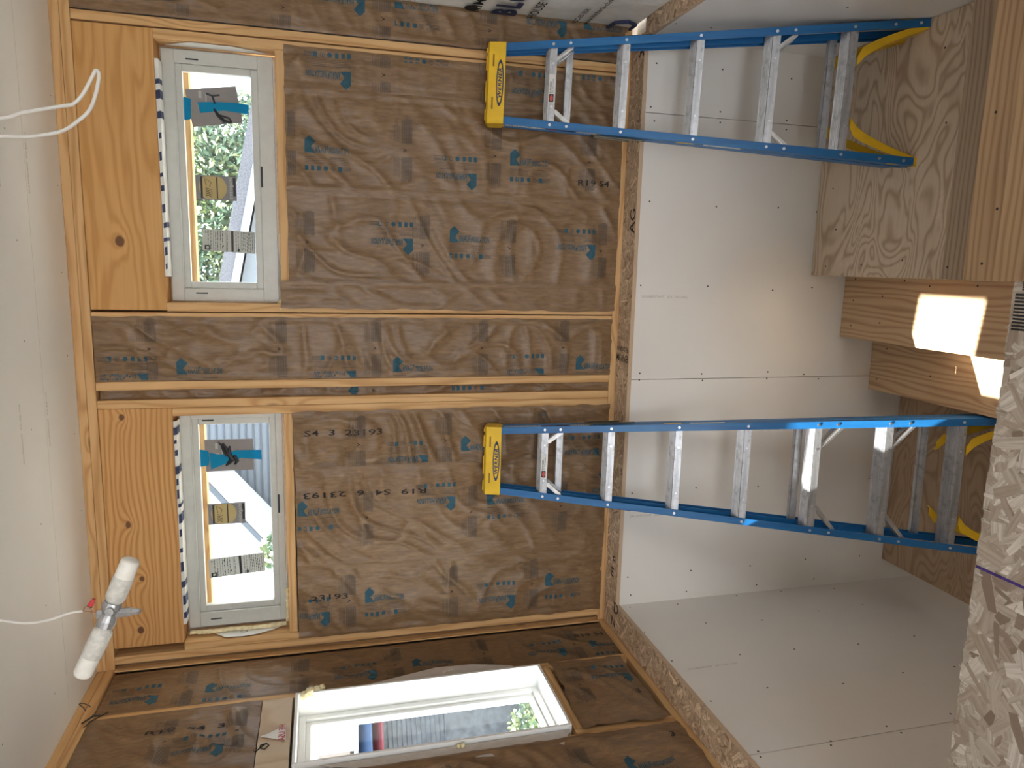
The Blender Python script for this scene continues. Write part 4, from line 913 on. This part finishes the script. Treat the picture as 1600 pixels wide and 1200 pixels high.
mb = MB(); mb.tube(spline([(.01, -.30, 2.43), (.02, -.29, 2.455), (.03, -.305, 2.47), (.02, -.32, 2.45), (.01, -.33, 2.44)]), .002, 0, 5); build('bent_staple', mb, OLIVE, label='bent wire staple on the top plate near the corner', category='staple')

# ==================================================================== OUTSIDE
GZ = -3.0
GROUND = plain('pale_ground', (.55, .53, .48), .9, var=.1, nscale=2); SIDING = plain('grey_siding', (.14, .165, .20), .6, var=.03, nscale=3); SIDD = plain('siding_shadow_gap', (.07, .085, .11), .8)
TRIMW = plain('white_trim', (.30, .33, .36), .6, var=.02); SHING = plain('grey_shingles', (.115, .12, .145), .9, var=.3, nscale=60); BROWN = plain('brown_shingles', (.045, .034, .028), .9, var=.25, nscale=40); ROOFW = plain('pale_roof', (.62, .66, .70), .6, var=.03)
AWB = plain('blue_awning', (.03, .065, .14), .7); AWR = plain('red_awning', (.15, .025, .035), .7); GWALL = plain('grey_clapboard', (.09, .10, .115), .8, var=.25, nscale=6)
mb = MB(); mb.box((-60, -40, GZ - .2), (60, 80, GZ)); struct('ground', mb, GROUND)
mb = MB(); mb.box((-.3, .155, 2.006), (3.3, .215, 2.09)); struct('trim_6', mb, WOOD[0])
nh = empty('neighbor_house', (3.0, 6.0, GZ), 'pale neighbouring house with sloped shingled rake, below the tree in the knotty-header window', 'house')
mb = MB(); mb.prism([(5.5, 6.0, GZ), (-.0, 6.0, GZ), (-.0, 6.0, 2.62), (1.6, 6.0, 2.40), (3.66, 6.0, 1.97), (5.5, 6.0, 1.58)], (0, 2.7, 0))
for k in range(16): mb.box((.2 + k * .33, 5.985, GZ), (.225 + k * .33, 6.0, 2.55 - k * .07 - .06), 1)
build('wall', mb, [SIDING, SIDD], nh)
mb = MB(); mb.prism([(5.5, 5.85, 1.68), (3.66, 5.85, 2.07), (1.6, 5.85, 2.50), (0, 5.85, 2.84), (0, 5.85, 2.98), (1.6, 5.85, 2.64), (3.66, 5.85, 2.21), (5.5, 5.85, 1.82)], (0, 2.9, 0)); build('roof', mb, SHING, nh)
mb = MB(); mb.prism([(5.5, 5.84, 1.59), (3.66, 5.84, 1.98), (1.6, 5.84, 2.41), (0, 5.84, 2.75), (0, 5.84, 2.84), (1.6, 5.84, 2.50), (3.66, 5.84, 2.07), (5.5, 5.84, 1.68)], (0, .03, 0)); build('rake_board', mb, TRIMW, nh)
n2 = empty('neighbor_house', (-3, 9, GZ), 'tall pale sided house with a small window, seen through the window beside the bulbs', 'house')
mb = MB(); mb.box((-3.6, 9, GZ), (.4, 13, 4.2))
for k in range(32): mb.box((-3.6, 8.975, 1.2 + k * .115), (.4, 9.0, 1.225 + k * .115), 1)
build('wall', mb, [SIDING, SIDD], n2)
mb = MB(); mb.box((-.62, 8.95, 2.30), (-.22, 9.0, 2.72), 0); mb.box((-.55, 8.94, 2.36), (-.28, 8.96, 2.66), 1); build('window', mb, [TRIMW, SIDD], n2)
mb = MB(); mb.prism([(-6, 7.5, 1.0), (-6, 7.5, 4.2), (-1.15, 7.5, 3.35), (-1.38, 7.5, 3.0), (-2.25, 7.5, 2.28), (-2.4, 7.5, 1.0)], (0, 1.2, 0)); build('porch_roof', mb, ROOFW, n2)
mb = MB(); mb.prism([(-1.20, 7.45, 3.20), (-1.24, 7.45, 3.26), (-2.30, 7.45, 2.42), (-2.30, 7.45, 2.34)], (0, .05, 0)); build('flashing', mb, SIDD, n2)
# house across the yard, seen through the tall white window
n3 = empty('far_house', (-8.5, 11, GZ), 'far house with brown roof and red and blue awning, seen through the tall white window', 'house')
R3 = Matrix.Translation((-8, 10.4, 0)) @ Matrix.Rotation(math.radians(36), 4, 'Z')
def q3(mb): return mb.xf(R3)
mb = MB(); mb.box((-3, 0, GZ), (3, 4, 1.0)); 
for k in range(16): mb.box((-3, -.03, -.95 + k * .1), (3, 0, -.93 + k * .1), 1)
build('wall', q3(mb), [GWALL, SIDD], n3)
mb = MB(); mb.prism([(-3.2, -.4, .98), (3.2, -.4, .98), (3.2, 1.2, 1.62), (-3.2, 1.2, 1.62)], (0, 0, .08)); build('roof', q3(mb), BROWN, n3)
mb = MB(); mb.box((-3.2, -.45, .90), (3.2, -.38, .98)); build('gutter', q3(mb), TRIMW, n3)
mb = MB(); mb.prism([(-.9, -.1, .88), (.9, -.1, .88), (.9, -.55, .62), (-.9, -.55, .62)], (0, 0, .03), 0); mb.prism([(-.9, -.1, .60), (.9, -.1, .60), (.9, -.6, .40), (-.9, -.6, .40)], (0, 0, .03), 1); build('awning', q3(mb), [AWB, AWR], n3)
def leafmat(name, c):
    m, nt, b = new_mat(name); n = N(nt); n.link(n.ramp(n.noise(n.coord(), 3, 3), [(.3, tuple(x * .6 for x in c)), (.7, c)]), b.inputs['Base Color']); b.inputs['Roughness'].default_value = .6
    b.inputs['Transmission Weight'].default_value = .0; return m
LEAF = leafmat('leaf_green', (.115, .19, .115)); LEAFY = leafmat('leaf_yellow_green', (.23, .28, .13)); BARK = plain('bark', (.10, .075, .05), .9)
def tree(name, base, hgt, blobs, nleaf, label, cat='tree', size=.09):
    e = empty(name, base, label, cat); b = Vector(base)
    mb = MB(); mb.tube([b, b + Vector((.1, 0, hgt * .5)), b + Vector((0, 0, hgt * .9))], [.2, .13, .05] if hgt > 3 else [.05, .03, .02], 0, 8)
    for k, (c_, r) in enumerate(blobs): mb.tube([b + Vector((.05, 0, hgt * .45)), (b + Vector((0, 0, hgt * .7))).lerp(Vector(c_), .6), Vector(c_)], [.06 * min(1, hgt / 3), .03 * min(1, hgt / 3), .01], 0, 6)
    build('trunk', mb, BARK, e)
    mb = MB(); tot = sum(r ** 2 for _, r in blobs)
    for c_, r in blobs:
        for _ in range(int(nleaf * r * r / tot)):
            d = Vector((random.gauss(0, 1), random.gauss(0, 1), random.gauss(0, 1))).normalized() * r * random.uniform(.45, 1.05) ** .6; p = Vector(c_) + d
            u = Vector((random.uniform(-1, 1), random.uniform(-1, 1), random.uniform(-1, 1))).normalized(); v = u.orthogonal().normalized(); s = size * random.uniform(.6, 1.3)
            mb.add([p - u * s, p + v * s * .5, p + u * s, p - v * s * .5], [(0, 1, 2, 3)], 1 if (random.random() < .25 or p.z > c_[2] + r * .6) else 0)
    build('foliage', mb, [LEAF, LEAFY], e)
    return e
tree('leafy_tree', (3.4, 14, GZ), 6.6, [((2.6, 14, 3.9), 1.0), ((3.7, 14, 4.1), 1.05), ((1.4, 14, 3.7), .95), ((4.3, 13.8, 3.2), 1.1), ((3.2, 13.6, 2.9), 1.3), ((2.0, 13.6, 2.7), 1.1), ((1.0, 14, 4.35), .7), ((.7, 13.8, 3.2), .6)], 15000, 'bright green leafy tree behind the shingled house in the knotty-header window', size=.085)
tree('garden_bush', (-2.15, 5.2, GZ), 4.6, [((-1.55, 5.2, 2.0), .22), ((-1.62, 5.2, 1.85), .22), ((-1.5, 5.3, 1.6), .3)], 900, 'small green treetop at the sill side of the window beside the bulbs', 'bush', .05)
tree('yard_bush', (-6.3, 7.8, GZ), .9, [((-6.3, 7.8, -2.1), .5), ((-6.0, 8.0, -2.4), .45), ((-6.6, 7.7, -2.4), .5)], 2500, 'low yellow-green bush on the ground outside the tall white window', 'bush', .05)
